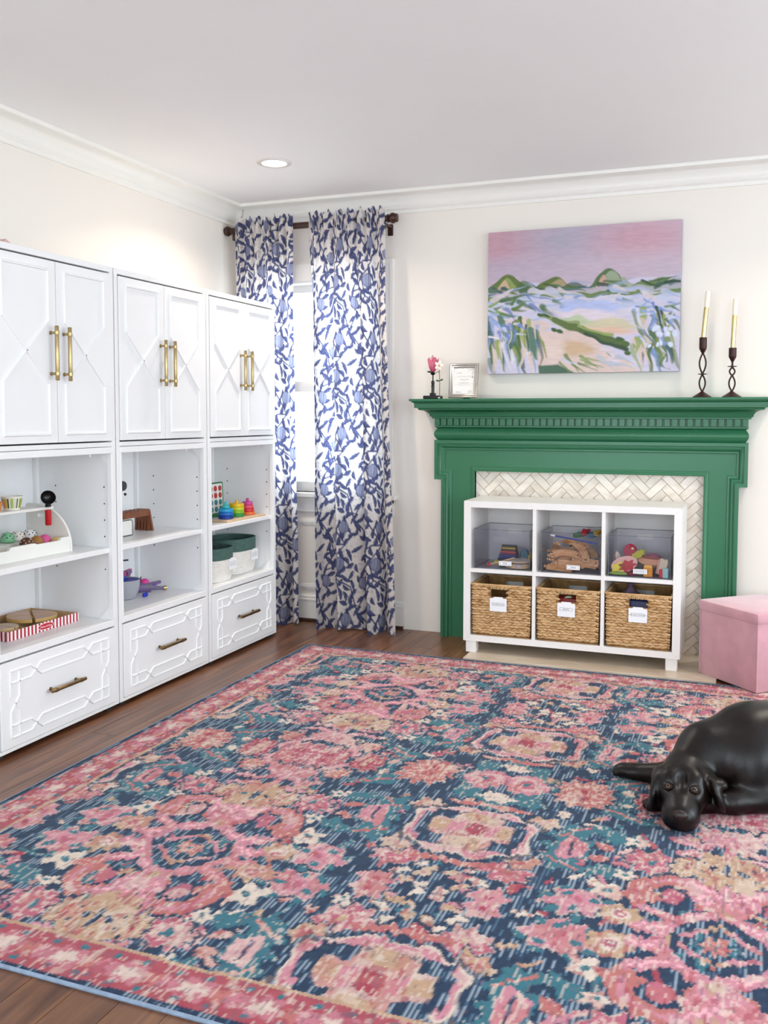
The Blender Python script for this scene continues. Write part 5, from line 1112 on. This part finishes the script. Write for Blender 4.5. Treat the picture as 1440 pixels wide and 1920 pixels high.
# red and white striped box of wooden pizza
t = thing('striped_toy_box', 'open red and white striped box of wooden toy food', 'toy box', (-2.75, 2.975, S0)); bw, bd, bh = .405, .255, .036
M_STR = bpy.data.materials.new('red_white_stripes'); M_STR.use_nodes = True
def _stripes(m, freq):
    nt = m.node_tree; N = nt.nodes; L = nt.links; tc = N.new('ShaderNodeTexCoord'); sp_ = N.new('ShaderNodeSeparateXYZ'); L.new(tc.outputs['Object'], sp_.inputs[0])
    ad = N.new('ShaderNodeMath'); ad.operation = 'ADD'; L.new(sp_.outputs[0], ad.inputs[0]); L.new(sp_.outputs[1], ad.inputs[1])
    mu = N.new('ShaderNodeMath'); mu.operation = 'MULTIPLY'; mu.inputs[1].default_value = freq; L.new(ad.outputs[0], mu.inputs[0])
    fr = N.new('ShaderNodeMath'); fr.operation = 'FRACT'; L.new(mu.outputs[0], fr.inputs[0]); gt = N.new('ShaderNodeMath'); gt.operation = 'GREATER_THAN'; gt.inputs[1].default_value = .52; L.new(fr.outputs[0], gt.inputs[0])
    mx = N.new('ShaderNodeMix'); mx.data_type = 'RGBA'; mx.inputs[6].default_value = lin('#f6efee')+[1]; mx.inputs[7].default_value = lin('#b3122c')+[1]; L.new(gt.outputs[0], mx.inputs[0])
    L.new(mx.outputs[2], N['Principled BSDF'].inputs['Base Color']); N['Principled BSDF'].inputs['Roughness'].default_value = .4
_stripes(M_STR, 20/bw)
PLY = mat('plywood', '#d3b48a', .6, var=.15, vscale=30)
for n_, b in (('front_wall',(bd/2-.004,bd/2,-bw/2,bw/2)),('back_wall',(-bd/2,-bd/2+.004,-bw/2,bw/2)),('end_wall',(-bd/2+.004,bd/2-.004,-bw/2,-bw/2+.004)),('end_wall',(-bd/2+.004,bd/2-.004,bw/2-.004,bw/2))):
    o = MB().box(*b, 0, bh).build(n_, M_STR, t, None)
    q = list(b); sh = .0006
    if n_ == 'front_wall': q[0] -= sh; q[1] -= .0035
    elif n_ == 'back_wall': q[1] += sh; q[0] += .0035
    elif b[2] < 0: q[3] += sh; q[2] += .0035
    else: q[2] -= sh; q[3] -= .0035
    MB().box(*q, .001, bh+.0004).build('plywood_lining', PLY, o, None)
MB().box(-bd/2+.004, bd/2-.004, -bw/2+.004, bw/2-.004, .0005, .004).build('bottom', PLY, t, None)
MB().box(-.002, .002, -bw/2+.005, bw/2-.005, .004, .026).box(-bd/2+.005, bd/2-.005, -.07, -.066, .004, .026).build('divider', PLY, t, None)
lg = MB().prism([(.046*cos(2*pi*i/36), .0135*sin(2*pi*i/36)) for i in range(36)], lambda a, b, h: (bd/2+h, a+.005, .019+b), 0, .0008).build('logo_border', paint('#f6efee'), t, None)
lr = MB().prism([(.043*cos(2*pi*i/36), .0115*sin(2*pi*i/36)) for i in range(36)], lambda a, b, h: (bd/2+h, a+.005, .019+b), .0008, .0012).build('logo_oval', paint('#c8102e'), t, None)
lettering('Melissa & Doug', .0108, paint('#f8f4f2'), t, Matrix.Translation((bd/2+.0014, .005, .0187)) @ Matrix.Rotation(pi/2, 4, 'Z') @ Matrix.Rotation(pi/2, 4, 'X'), shear=.25)
def wedge(label, cx, cy, z, r, a0, a1, th, col, edge):
    o = thing('wooden_pizza_slice', label, 'play food', (cx, cy, z), 0, 'wooden toy pizza slices'); n = 8; pts = [(0,0)]+[(r*cos(a0+(a1-a0)*i/n), r*sin(a0+(a1-a0)*i/n)) for i in range(n+1)]
    MB().prism(pts, XY, 0, th).build('slice', paint(edge), o, 30); MB().prism([(p*.93+.002*cos((a0+a1)/2), q*.93+.002*sin((a0+a1)/2)) for p, q in pts], XY, th, th+.0012).build('topping', paint(col), o, 30); return o
for i in range(4): wedge('tan wooden pizza slice, quarter %s in the striped box' % ['facing the cabinet back', 'facing the window', 'facing the room', 'facing away from the window'][i], -2.755+.006*cos(pi+.8+i*pi/2+pi/4), 3.05+.006*sin(pi+.8+i*pi/2+pi/4), S0+.0265, .095, pi+.8+i*pi/2+.02, pi+.8+(i+1)*pi/2-.02, .013, '#c9a48d', '#d9b36c')
for i in range(2): wedge('half-round wooden toast in the striped box, %s half' % ['front', 'rear'][i], -2.71, 2.845, S0+.0265, .055, i*pi+.05, (i+1)*pi-.05, .012, '#cdb49c', '#d9b98c')
tag(MB().lathe([(.05,0),(.052,.003),(.052,.011),(.05,.014)], seg=30).xf(Matrix.Rotation(1.35, 4, 'Y')).build('wooden_disc', mat('pale_disc', '#dcc7a4', .5, var=.1), loc=(-2.872, 2.80, S0+.053)), 'pale round wooden disc leaning on the cabinet back', 'toy disc')
# scalloped wooden arch, outlined block
t = thing('scalloped_toy_arch', 'reddish brown wooden toy arch with a scalloped top', 'toy arch', (-2.745, 3.715, S1)); M_AR = mat('stained_toy_wood', '#8a5238', .5, var=.25, vscale=25)
sc2 = [(-.115,.098)]
for i in range(7):
    c = -.115+.0315*(i+.5)
    for k_ in range(1, 6): q = pi-pi*k_/5; sc2.append((c+.0157*cos(q), .098+.009*sin(q)))
sc2 += [(.108,.092),(.108,.074),(-.115,.074)]
MB().prism(sc2, lambda a, b, h: (h, a, b), -.03, .032).build('scalloped_beam', M_AR, t, 30)
for s_ in (1, -1):
    y_ = .1 if s_ > 0 else -.105
    MB().prism([(-.06,0),(.042,0),(.034,.09),(-.05,.09)], lambda a, b, h: (a, y_+h+(.09-b)*.14*s_, b), -.006, .006).build('leg_board', M_AR, t, None)
    for j in range(5): MB().box(-.05+.018*j, -.042+.018*j, -.0035, .002, .004, .086).xf(Matrix.Translation((0, y_-.0065+.0126*(s_ > 0)*.0, 0)) @ Matrix.Rotation(-.14*s_, 4, 'X')).build('reed', M_AR, t, None)
t = thing('outlined_toy_house', 'white toy block with black painted outline', 'toy block', (-2.70, 3.595, S1))
MB().box(-.02,.02,-.045,.04,0,.075,.006).build('block', M_TW, t); MB().sweep([(-.0445,.001),(.0395,.001),(.0395,.066),(.03,.0745),(-.035,.0745),(-.0445,.066)], [(0,0),(0,.001),(.003,.001),(.003,0)], lambda a, b, h: (.02+h, a, b), closed=True).build('painted_outline', INK, t, None)
t = thing('toy_street_lamp', 'dark grey toy signal on a post behind the cabinet frame', 'toy sign', (-2.80, 3.763, S1))
MB().tube([(-.04,0,0),(-.04,0,.19)], .004, 8).build('post', M_TW, t); MB().lathe([(.022,0),(.024,.004),(.024,.01),(.022,.014)], (-.05,.02,.215), 20, 'x').build('disc', mat('dark_grey_toy', '#3b3d42', .4, var=.1), t); MB().ball((-.032,.022,.175), .007).build('bead', M_BLK, t); MB().tube([(-.04,0,.215),(-.04,.02,.215)], .004, 8).build('arm', M_TW, t); MB().lathe([(.03,0),(.03,.004)], (-.04,-.02,0), 20).build('foot', M_TW, t)
# bucket, wand, pony, bow
t = thing('toy_bucket', 'grey round toy bucket with a blue lining', 'toy bucket', (-2.755, 3.655, S0)); 
MB().lathe([(.052,0),(.058,.003),(.07,.03),(.077,.06),(.079,.09),(.076,.09),(.074,.06),(.066,.03),(.055,.006)], seg=36, cap=False).lathe([(.053,.001),(.053,.004)], seg=36).build('bucket_wall', mat('grey_plastic', '#a9abb3', .4, var=.04), t); MB().lathe([(.075,.084),(.062,.08),(.05,.074),(.01,.072)], seg=30).build('blue_lining', paint('#2334a8'), t)
MB().box(-.012,.012,.02,.07,.085,.094,.003).xf(Matrix.Rotation(.5, 4, 'Z')).build('lid_tab', paint('#3d55b8'), t)
MB().tube([(.01,.0,.08),(.0,-.03,.115),(-.005,-.05,.15)], .007, 8).build('scoop_handle', paint('#2a3a9c'), t)
MB().tube([(-.005,-.05,.15),(.0,-.048,.18)], .0045, 8).build('handle_neck', paint('#2a3a9c'), t); MB().tube([(.002,-.085,.186),(.008,.03,.178)], .004, 8).build('top_bar', mat('dark_violet', '#2a2036', .4, var=.1), t)
t = thing('toy_pony', 'grey and purple toy pony lying on its side with a pink mane', 'toy animal', (-2.765, 3.80, S0)); M_PG = mat('pony_grey', '#6f6b78', .45, var=.25, vscale=30, var2='#7a5b95')
MB().tube([(-.05,-.06,.022),(-.02,-.03,.026),(.01,.0,.028),(.035,.035,.025),(.05,.06,.022)], [.012,.021,.024,.02,.011], 14).build('body', M_PG, t)
MB().tube([(-.02,-.035,.035),(-.045,-.045,.07),(-.05,-.03,.1)], [.017,.013,.009], 12).tube([(-.05,-.045,.098),(-.048,-.005,.102)], [.015,.008], 12).build('head_and_neck', M_PG, t)
MB().prism([(-.07,.05),(-.02,.07),(.0,.115),(-.06,.11)], lambda a, b, h: (-.052+h, a+.0, b), -.008, .008).build('mane', paint('#c2578f'), t, None); MB().ball((.012,.02,.05), (.022,.024,.017)).build('saddle', paint('#e0409a'), t)
for p_, q_ in (((.03,.03,.02),(.07,.095,.012)), ((.01,.04,.03),(.03,.125,.035)), ((-.02,-.01,.012),(.05,.02,.011))): MB().tube([p_, [(a+b)/2 for a, b in zip(p_, q_)], q_], [.012,.010,.0085], 10).build('pony_leg', M_PG, t)
MB().lathe([(.009,0),(.0115,.004),(.0115,.016),(.008,.019)], (0,0,0), 14, 'y').xf(Matrix.Translation((.07,.092,.0125)) @ Matrix.Rotation(-.5, 4, 'Z')).build('gold_hoof', M_GOLD, t); MB().tube([(-.01,.01,.045),(-.006,.016,.07),(.0,.01,.08)], [.004,.003,.001], 6).build('black_tuft', M_BLK, t); MB().ball((.045,.055,.036),(.014,.028,.006)).build('purple_wing', paint('#7a4fa8'), t)
t = thing('blue_bow', 'tiny blue bow lying in front of the grey bucket', 'toy bow', (-2.672, 3.713, S0))
for s_ in (-1, 1): MB().ball((0, s_*.009, .012), (.008,.010,.011), 10, 6).build('loop', paint('#1c33c0'), t)
MB().ball((.004,0,.009), .006, 10, 6).build('knot', paint('#16289a'), t)
# ring stackers on a wooden tray, dotted game board
t = thing('wooden_tray', 'thin pale wooden tray under the ring stackers', 'tray', (-2.585, 4.445, S1), -.02); MB().box(-.055,.055,-.2,.2,0,.009,.002).build('board', mat('tray_ply', '#d9b892', .5, var=.15, vscale=40), t); MB().box(-.048,.048,-.192,.192,.009,.0096).build('inlay', mat('tray_top', '#e3cdb0', .5, var=.05), t, None)
def stacker(label, x, y, rings, peg, pc):
    o = thing('ring_stacker', label, 'stacking toy', (x, y, S1+.0098), 0, 'ring stackers on the wooden tray'); z = 0
    for r, h, c in rings:
        MB().lathe([(r-.003,z),(r,z+.003),(r,z+h-.003),(r-.003,z+h-.0002),(.005,z+h-.0002)], seg=30).build('ring', paint(c, .35), o); z += h
    MB().lathe([(.0085,z),(.0085,z+peg-.004),(.006,z+peg)], seg=16).build('peg', paint(pc, .35), o)
stacker('blue ring stacker with a small turquoise top ring', -2.60, 4.335, [(.04,.0185,'#173a9c'),(.04,.0185,'#1d6fc4'),(.0395,.0185,'#2aa3d6'),(.021,.016,'#3cc4c2')], .019, '#3cc4c2')
stacker('yellow and green straight ring stacker', -2.605, 4.458, [(.04,.018,'#2c9a46'),(.04,.018,'#8fc42c'),(.04,.018,'#cfd62e'),(.04,.019,'#eec21c')], .017, '#f0c418')
stacker('pink and orange tapering ring stacker', -2.60, 4.567, [(.041,.018,'#f0763a'),(.037,.018,'#e0303c'),(.033,.018,'#ea5468'),(.029,.019,'#d8479c')], .018, '#c03a92')
t = thing('dotted_game_board', 'green framed game board with red and teal dots behind the stackers', 'game board', (-2.735, 4.392, S1+.001)); t.rotation_euler = (0, -.05, 0)
MB().box(-.012,0,-.15,.155,0,.19,.004).build('frame', paint('#1f7f4a'), t); MB().box(0,.002,-.14,.138,.022,.182).build('white_panel', mat('panel_white', '#ebe9e2', .4, var=.02), t, None)
for i in range(6):
    for j in range(4): MB().lathe([(.0155,.002),(.0155,.004),(.013,.0045)], (0, -.118+.0465*i, .042+.038*j), 18, 'x').build('dot', paint('#b5322a' if j > 1 else '#2b8088'), t)
# rope baskets with green tops
def rope_basket(label, x, y, rx, ry, h, txt, card_y):
    o = thing('rope_basket', label, 'basket', (x, y, S0), 0, 'rope baskets in the cabinet'); n = 17
    def wall(z0, z1, name, m):
        prof = []; k0, k1 = int(z0/h*n), int(z1/h*n)
        for k_ in range(k0, k1):
            za = h*k_/n; zb = h*(k_+1)/n
            for q in (.05, .3, .5, .7, .95): prof.append((1-.10*max(0, 1-(za/h)*2.5)**2+.012*sin(pi*q), za+(zb-za)*q))
        mb = MB(); sg = 56; v = []; f = []
        full = prof+[(p-.035, z_) for p, z_ in prof[::-1]]
        for p, z_ in full:
            for s_ in range(sg):
                a = 2*pi*s_/sg; c_, d_ = cos(a), sin(a); e = 2/2.7
                v.append((p*rx*abs(c_)**e*(1 if c_ >= 0 else -1), p*ry*abs(d_)**e*(1 if d_ >= 0 else -1), z_))
        for i in range(len(full)):
            j = (i+1) % len(full)
            for s_ in range(sg): f.append((i*sg+s_, i*sg+(s_+1) % sg, j*sg+(s_+1) % sg, j*sg+s_))
        mb.add(v, f); return mb.build(name, m, o, 60)
    wall(.0, h*.65, 'white_rope_body', mat('white_rope', '#efebe4', .85, var=.08, vscale=50, bump=.2, bscale=200)); wall(h*.65, h, 'green_rope_rim', mat('green_rope', '#4f6f66', .85, var=.2, vscale=50, bump=.2, bscale=200))
    MB().lathe([(.9,.002),(.9,.006)], seg=40).xf(Matrix.Diagonal((rx, ry, 1, 1))).build('basket_base', mat('white_rope', '#efebe4'), o)
    # hang card on the front
    c = MB(); cw, ch, cz = .074, .062, h*.50
    st = len(c.v); c.prism([(-cw/2,-ch/2),(cw/2,-ch/2),(cw/2,ch/2-.006),(cw/2-.014,ch/2-.004),(cw/2-.02,ch/2),(-cw/2+.02,ch/2),(-cw/2+.014,ch/2-.004),(-cw/2,ch/2-.006)], lambda a, b, q: (rx*1.022+q, card_y+a, cz+b), 0, .0015)
    co = c.build('label_card', mat('label_paper', '#f7f8fb'), o, None)
    MB().sweep([(card_y-.026,cz-.011),(card_y+.026,cz-.011),(card_y+.026,cz+.009),(card_y-.026,cz+.009)], [(0,0),(0,.0003),(.001,.0003),(.001,0)], lambda a, b, q: (rx*1.022+.0015+q, a, b), closed=True).build('printed_box', INK, co, None)
    scribble(co, INK, card_y, cz-.001, .036, .007, lambda a_, b_, q: (rx*1.022+.0015+q, a_, b_), 6)
rope_basket('larger cream rope basket with green rim under the ring stackers', -2.69, 4.527, .122, .148, .192, 'DOLLS', .052); rope_basket('smaller cream rope basket with green rim half hidden by the cabinet frame', -2.648, 4.242, .113, .116, .176, 'DRESS UP', .045)
# pale wedge on top of the first cabinet
tag(MB().prism([(-.03,0),(.035,0),(-.01,.022)], lambda a, b, h: (h, a, b), -.02, .02).build('folded_card', mat('pink_card', '#d8b3ae', .6, var=.1), loc=(-2.56, 2.73, 1.8705), smooth=None), 'small folded pink card on top of the first cabinet', 'card')
# ------------------------------------------------------------------ the dog lying on the rug
def surface_nets(F, org, h):
    """smooth closed surface of the zero level of the grid field F"""
    S = F < 0; nx, ny, nz = F.shape
    c = [S[i:nx-1+i, j:ny-1+j, k:nz-1+k] for i in (0, 1) for j in (0, 1) for k in (0, 1)]
    cnt = sum(q.astype(np.int8) for q in c); act = (cnt > 0) & (cnt < 8); idx = np.full(act.shape, -1, np.int64); n = int(act.sum()); idx[act] = np.arange(n)
    I = np.argwhere(act); acc = np.zeros((n, 3)); num = np.zeros(n)
    cor = [(i, j, k) for i in (0, 1) for j in (0, 1) for k in (0, 1)]
    for a in range(8):
        for b in range(a+1, 8):
            if sum(abs(p-q) for p, q in zip(cor[a], cor[b])) != 1: continue
            fa = F[I[:, 0]+cor[a][0], I[:, 1]+cor[a][1], I[:, 2]+cor[a][2]]; fb = F[I[:, 0]+cor[b][0], I[:, 1]+cor[b][1], I[:, 2]+cor[b][2]]
            m = (fa < 0) != (fb < 0); t = np.where(m, fa/np.where(m, fa-fb, 1), 0)[:, None]
            acc += np.where(m[:, None], np.array(cor[a])+t*(np.array(cor[b])-np.array(cor[a])), 0); num += m
    V = (I+acc/num[:, None])*h+np.array(org); faces = []
    for ax in range(3):
        sl = [slice(None)]*3; s2 = [slice(None)]*3; sl[ax] = slice(0, -1); s2[ax] = slice(1, None)
        A, Bq = S[tuple(sl)], S[tuple(s2)]; E = np.argwhere(A != Bq); u, v = (ax+1) % 3, (ax+2) % 3
        ok = (E[:, u] > 0) & (E[:, v] > 0) & (E[:, u] < F.shape[u]-1) & (E[:, v] < F.shape[v]-1); E = E[ok]
        def at(du, dv):
            q = E.copy(); q[:, u] += du; q[:, v] += dv; return idx[q[:, 0], q[:, 1], q[:, 2]]
        Q = np.stack([at(-1,-1), at(0,-1), at(0,0), at(-1,0)], 1); fl = A[E[:, 0], E[:, 1], E[:, 2]]
        Q[~fl] = Q[~fl][:, ::-1]; faces.append(Q)
    return V, np.concatenate(faces)
def make_dog():
    h = .0062; lo = np.array([-.46, 2.80, -.012]); hi = np.array([1.0, 3.68, .35]); n = ((hi-lo)/h).astype(int)
    X, Y, Z = np.meshgrid(*[lo[i]+h*np.arange(n[i]) for i in range(3)], indexing='ij'); X = X.astype(np.float32); Y = Y.astype(np.float32); Z = Z.astype(np.float32)
    D = np.full(X.shape, 9., np.float32)
    def region(c, r):
        s = []
        for i in range(3):
            a = max(int((c[i]-r-lo[i])/h), 0); b = min(int((c[i]+r-lo[i])/h)+2, n[i]); s.append(slice(a, b))
        return tuple(s)
    def smin(s, d, k):
        a = D[s]; hh = np.clip(.5+.5*(a-d)/k, 0, 1); D[s] = a*(1-hh)+d*hh-k*hh*(1-hh)
    def smax(s, d, k):
        a = D[s]; hh = np.clip(.5-.5*(a-d)/k, 0, 1); D[s] = a*(1-hh)+d*hh+k*hh*(1-hh)
    def limb(pts, rs, k=.025):
        for (p, q), (ra, rb) in zip(zip(pts, pts[1:]), zip(rs, rs[1:])):
            p, q = np.array(p), np.array(q); s = region((p+q)/2, np.linalg.norm(q-p)/2+max(ra, rb)+.09); d = q-p; L2 = float(d@d)
            t = np.clip(((X[s]-p[0])*d[0]+(Y[s]-p[1])*d[1]+(Z[s]-p[2])*d[2])/L2, 0, 1)
            smin(s, np.sqrt((X[s]-p[0]-t*d[0])**2+(Y[s]-p[1]-t*d[1])**2+(Z[s]-p[2]-t*d[2])**2)-(ra+(rb-ra)*t), k)
    def ell(c, r, rot=(0, 0, 0), k=.02, cut=False):
        M = np.array(Euler(rot).to_matrix().transposed()); s = region(c, max(r)+.09)
        P = np.stack([X[s]-c[0], Y[s]-c[1], Z[s]-c[2]], -1) @ M.T; r = np.array(r)
        k0 = np.linalg.norm(P/r, axis=-1); k1 = np.linalg.norm(P/r**2, axis=-1); d = k0*(k0-1)/np.maximum(k1, 1e-6)
        (smax(s, -d, k) if cut else smin(s, d, k))
    # trunk: deep chest, waist, haunch
    limb([(.04,3.29,.145),(.2,3.36,.15),(.42,3.42,.145),(.66,3.42,.135)], [.142,.160,.150,.14], .05)
    ell((.02,3.2,.13), (.12,.1,.12), (0,0,.5), .05)                       # near shoulder
    ell((.05,3.3,.24), (.1,.09,.06), (0,.1,.5), .06)                      # withers
    ell((.66,3.33,.13), (.17,.13,.13), (0,0,.2), .05)                     # haunch
    limb([(.6,3.2,.06),(.42,3.1,.045),(.32,3.08,.035)], [.06,.04,.028], .03); ell((.29,3.075,.03), (.045,.03,.024), (0,0,.1), .02)
    limb([(.84,3.45,.08),(.93,3.35,.035),(.95,3.2,.025)], [.035,.026,.016], .03)   # tail
    # neck
    limb([(-.165,3.115,.115),(-.11,3.19,.155),(-.02,3.26,.17)], [.072,.092,.115], .04)
    # skull, brow, muzzle, jowls, chin
    ell((-.177,3.068,.108), (.074,.082,.064), (.12,0,0), .02)
    ell((-.177,3.11,.128), (.045,.05,.035), (0,0,0), .03)                 # occiput
    for s_ in (-1, 1):
        ell((-.177+s_*.036,3.0,.134), (.026,.03,.017), (.5,0,0), .02)     # brows
        ell((-.177+s_*.046,3.02,.078), (.032,.05,.042), (0,0,s_*.15), .03)  # cheeks
        ell((-.177+s_*.04,2.985,.1), (.024,.026,.02), (0,0,0), .018)      # orbit
        ell((-.175+s_*.027,2.908,.044), (.0275,.044,.034), (0,0,-s_*.12), .02)   # jowls
    limb([(-.177,3.045,.085),(-.176,2.97,.062),(-.1745,2.915,.055),(-.1738,2.888,.058)], [.07,.053,.044,.032], .025)
    ell((-.174,2.90,.028), (.028,.036,.016), (0,0,0), .015)
    ell((-.177,2.972,.127), (.012,.035,.012), (.5,0,0), .02, cut=True)    # furrow between the eyes
    for s_ in (-1, 1): ell((-.177+s_*.039,2.962,.111), (.0135,.012,.0095), (0,0,0), .012, cut=True)    # eye sockets
    limb_cut = [((-.174-.03,2.875,.034),(-.174-.047,2.93,.045)), ((-.174+.03,2.875,.034),(-.174+.047,2.93,.045))]
    for p, q in limb_cut:
        p, q = np.array(p), np.array(q); s = region((p+q)/2, .1); d = q-p; t = np.clip(((X[s]-p[0])*d[0]+(Y[s]-p[1])*d[1]+(Z[s]-p[2])*d[2])/float(d@d), 0, 1)
        smax(s, -(np.sqrt((X[s]-p[0]-t*d[0])**2+(Y[s]-p[1]-t*d[1])**2+(Z[s]-p[2]-t*d[2])**2)-.0035), .008)
    # ears: hanging flaps
    ell((-.252,3.035,.118), (.02,.042,.028), (.1,.5,.1), .015); ell((-.262,2.995,.075), (.0125,.036,.055), (-.25,.12,.05), .012)
    ell((-.108,3.05,.122), (.032,.042,.022), (.1,.45,-.3), .015); ell((-.073,3.015,.088), (.014,.038,.058), (-.2,-.38,.15), .012); ell((-.062,3.03,.118), (.02,.03,.014), (0,.5,.2), .012)
    # far foreleg stretched to the side, near foreleg folded across under the chin
    limb([(-.11,3.24,.085),(-.225,3.225,.052),(-.34,3.255,.034)], [.062,.04,.03], .03); ell((-.376,3.262,.033), (.046,.034,.0255), (0,0,-.1), .02)
    limb([(.03,3.17,.085),(.085,3.15,.05)], [.07,.045], .03); limb([(.085,3.145,.046),(-.03,3.085,.042),(-.13,3.055,.034),(-.215,3.03,.03)], [.043,.037,.03,.026], .025); ell((-.252,3.015,.03), (.037,.029,.022), (0,0,.35), .02)
    for i, (tx, ty, a) in enumerate([(-.408,3.244,.1),(-.412,3.262,0),(-.405,3.28,-.1)]): ell((tx, ty, .026), (.016,.010,.0135), (0,0,a), .006)
    for i, (tx, ty, a) in enumerate([(-.272,2.99,.9),(-.284,3.005,.5),(-.285,3.024,.2)]): ell((tx, ty, .026), (.016,.010,.0135), (0,0,a), .006)
    D[:] = np.maximum(D, (RT+.0006)-Z)
    V, Fq = surface_nets(D, lo, h)
    # a little smoothing
    t = thing('dog', 'dark brown labrador lying on the rug with its chin on the floor', 'dog', (.1, 3.2, RT))
    me = bpy.data.meshes.new('body'); me.from_pydata((V-np.array([.1, 3.2, RT])).tolist(), [], Fq.tolist()); me.update()
    bm = bmesh.new(); bm.from_mesh(me)
    for _ in range(3): bmesh.ops.smooth_vert(bm, verts=bm.verts, factor=.5, use_axis_x=True, use_axis_y=True, use_axis_z=True)
    bmesh.ops.recalc_face_normals(bm, faces=bm.faces); bm.to_mesh(me); bm.free(); me.shade_smooth()
    m = bpy.data.materials.new('short_brown_coat'); m.use_nodes = True; nt = m.node_tree; N = nt.nodes; L = nt.links; p = N['Principled BSDF']
    tc = N.new('ShaderNodeTexCoord'); mp = N.new('ShaderNodeMapping'); mp.inputs['Scale'].default_value = (60, 160, 160); L.new(tc.outputs['Object'], mp.inputs[0])
    n1 = N.new('ShaderNodeTexNoise'); n1.inputs['Scale'].default_value = 3.; n1.inputs['Detail'].default_value = 3; L.new(mp.outputs[0], n1.inputs['Vector'])
    n2 = N.new('ShaderNodeTexNoise'); n2.inputs['Scale'].default_value = 7.; L.new(tc.outputs['Object'], n2.inputs['Vector'])
    cr = N.new('ShaderNodeValToRGB'); cr.color_ramp.elements[0].color = lin('#070404')+[1]; cr.color_ramp.elements[1].color = lin('#170e0b')+[1]; cr.color_ramp.elements[0].position = .35; cr.color_ramp.elements[1].position = .7
    L.new(n2.outputs['Fac'], cr.inputs[0]); L.new(cr.outputs[0], p.inputs['Base Color']); p.inputs['Roughness'].default_value = .3; p.inputs['Specular IOR Level'].default_value = .36; p.inputs['Sheen Weight'].default_value = .0
    b = N.new('ShaderNodeBump'); b.inputs['Strength'].default_value = .25; b.inputs['Distance'].default_value = .002; L.new(n1.outputs['Fac'], b.inputs['Height']); L.new(b.outputs[0], p.inputs['Normal'])
    me.materials.append(m); o = bpy.data.objects.new('body', me); COL.objects.link(o); o.parent = t
    I = Matrix.Translation((-.1, -3.2, -RT))
    nose = MB().ball((-.1733,2.861,.068), (.0235,.014,.016), 18, 10).xf(I).build('nose', mat('wet_nose', '#2b1d1c', .22, var=.15, vscale=200, bump=.2, bscale=900), t)
    nc = MB()
    for s_ in (-1, 1): nc.ball((-.1733+s_*.012,2.851,.063), (.0045,.007,.004), 10, 8)
    carve(nose, nc.xf(I))
    for s_, col in ((-1, '#553814'), (1, '#40331f')):
        ex = -.177+s_*.0385; e = MB().ball((ex,2.966,.1095), .0108, 18, 12).xf(I).build('eye', mat('eye_amber'+str(s_), col, .08, var=.4, vscale=200, coat=.5), t)
        d = Vector((0-ex, -2.96, 1.25-.112)).normalized(); d = (d+Vector((0,0,.1))).normalized(); q = d.to_track_quat('Z', 'Y').to_matrix().to_4x4()
        MB().lathe([(.0001,.0006),(.003,.0004),(.0048,-.0002),(.0049,-.002)], seg=16, cap=False).xf(I @ Matrix.Translation(Vector((ex,2.966,.1095))+d*.0109) @ q).build('pupil', mat('pupil', '#060505', .05, var=.1), e)
        lid = MB().sweep([(.0128*cos(a), .0092*sin(a)) for a in [2*pi*i/20 for i in range(20)]], [(-.0016,-.001),(-.0005,.0018),(.0016,.001),(.0016,-.002)], lambda a, b_, hh: (a, b_, hh), closed=True)
        q2 = Matrix.Rotation(.0, 4, 'Z') @ Vector((s_*.22, -.78, .6)).normalized().to_track_quat('Z', 'Y').to_matrix().to_4x4()
        lid.xf(I @ Matrix.Translation((ex,2.966,.1095)) @ q2 @ Matrix.Translation((0,0,.0062))).build('eyelid', mat('lid_skin', '#5a4038' if s_ > 0 else '#2a1a15', .45, var=.2), t)
make_dog()
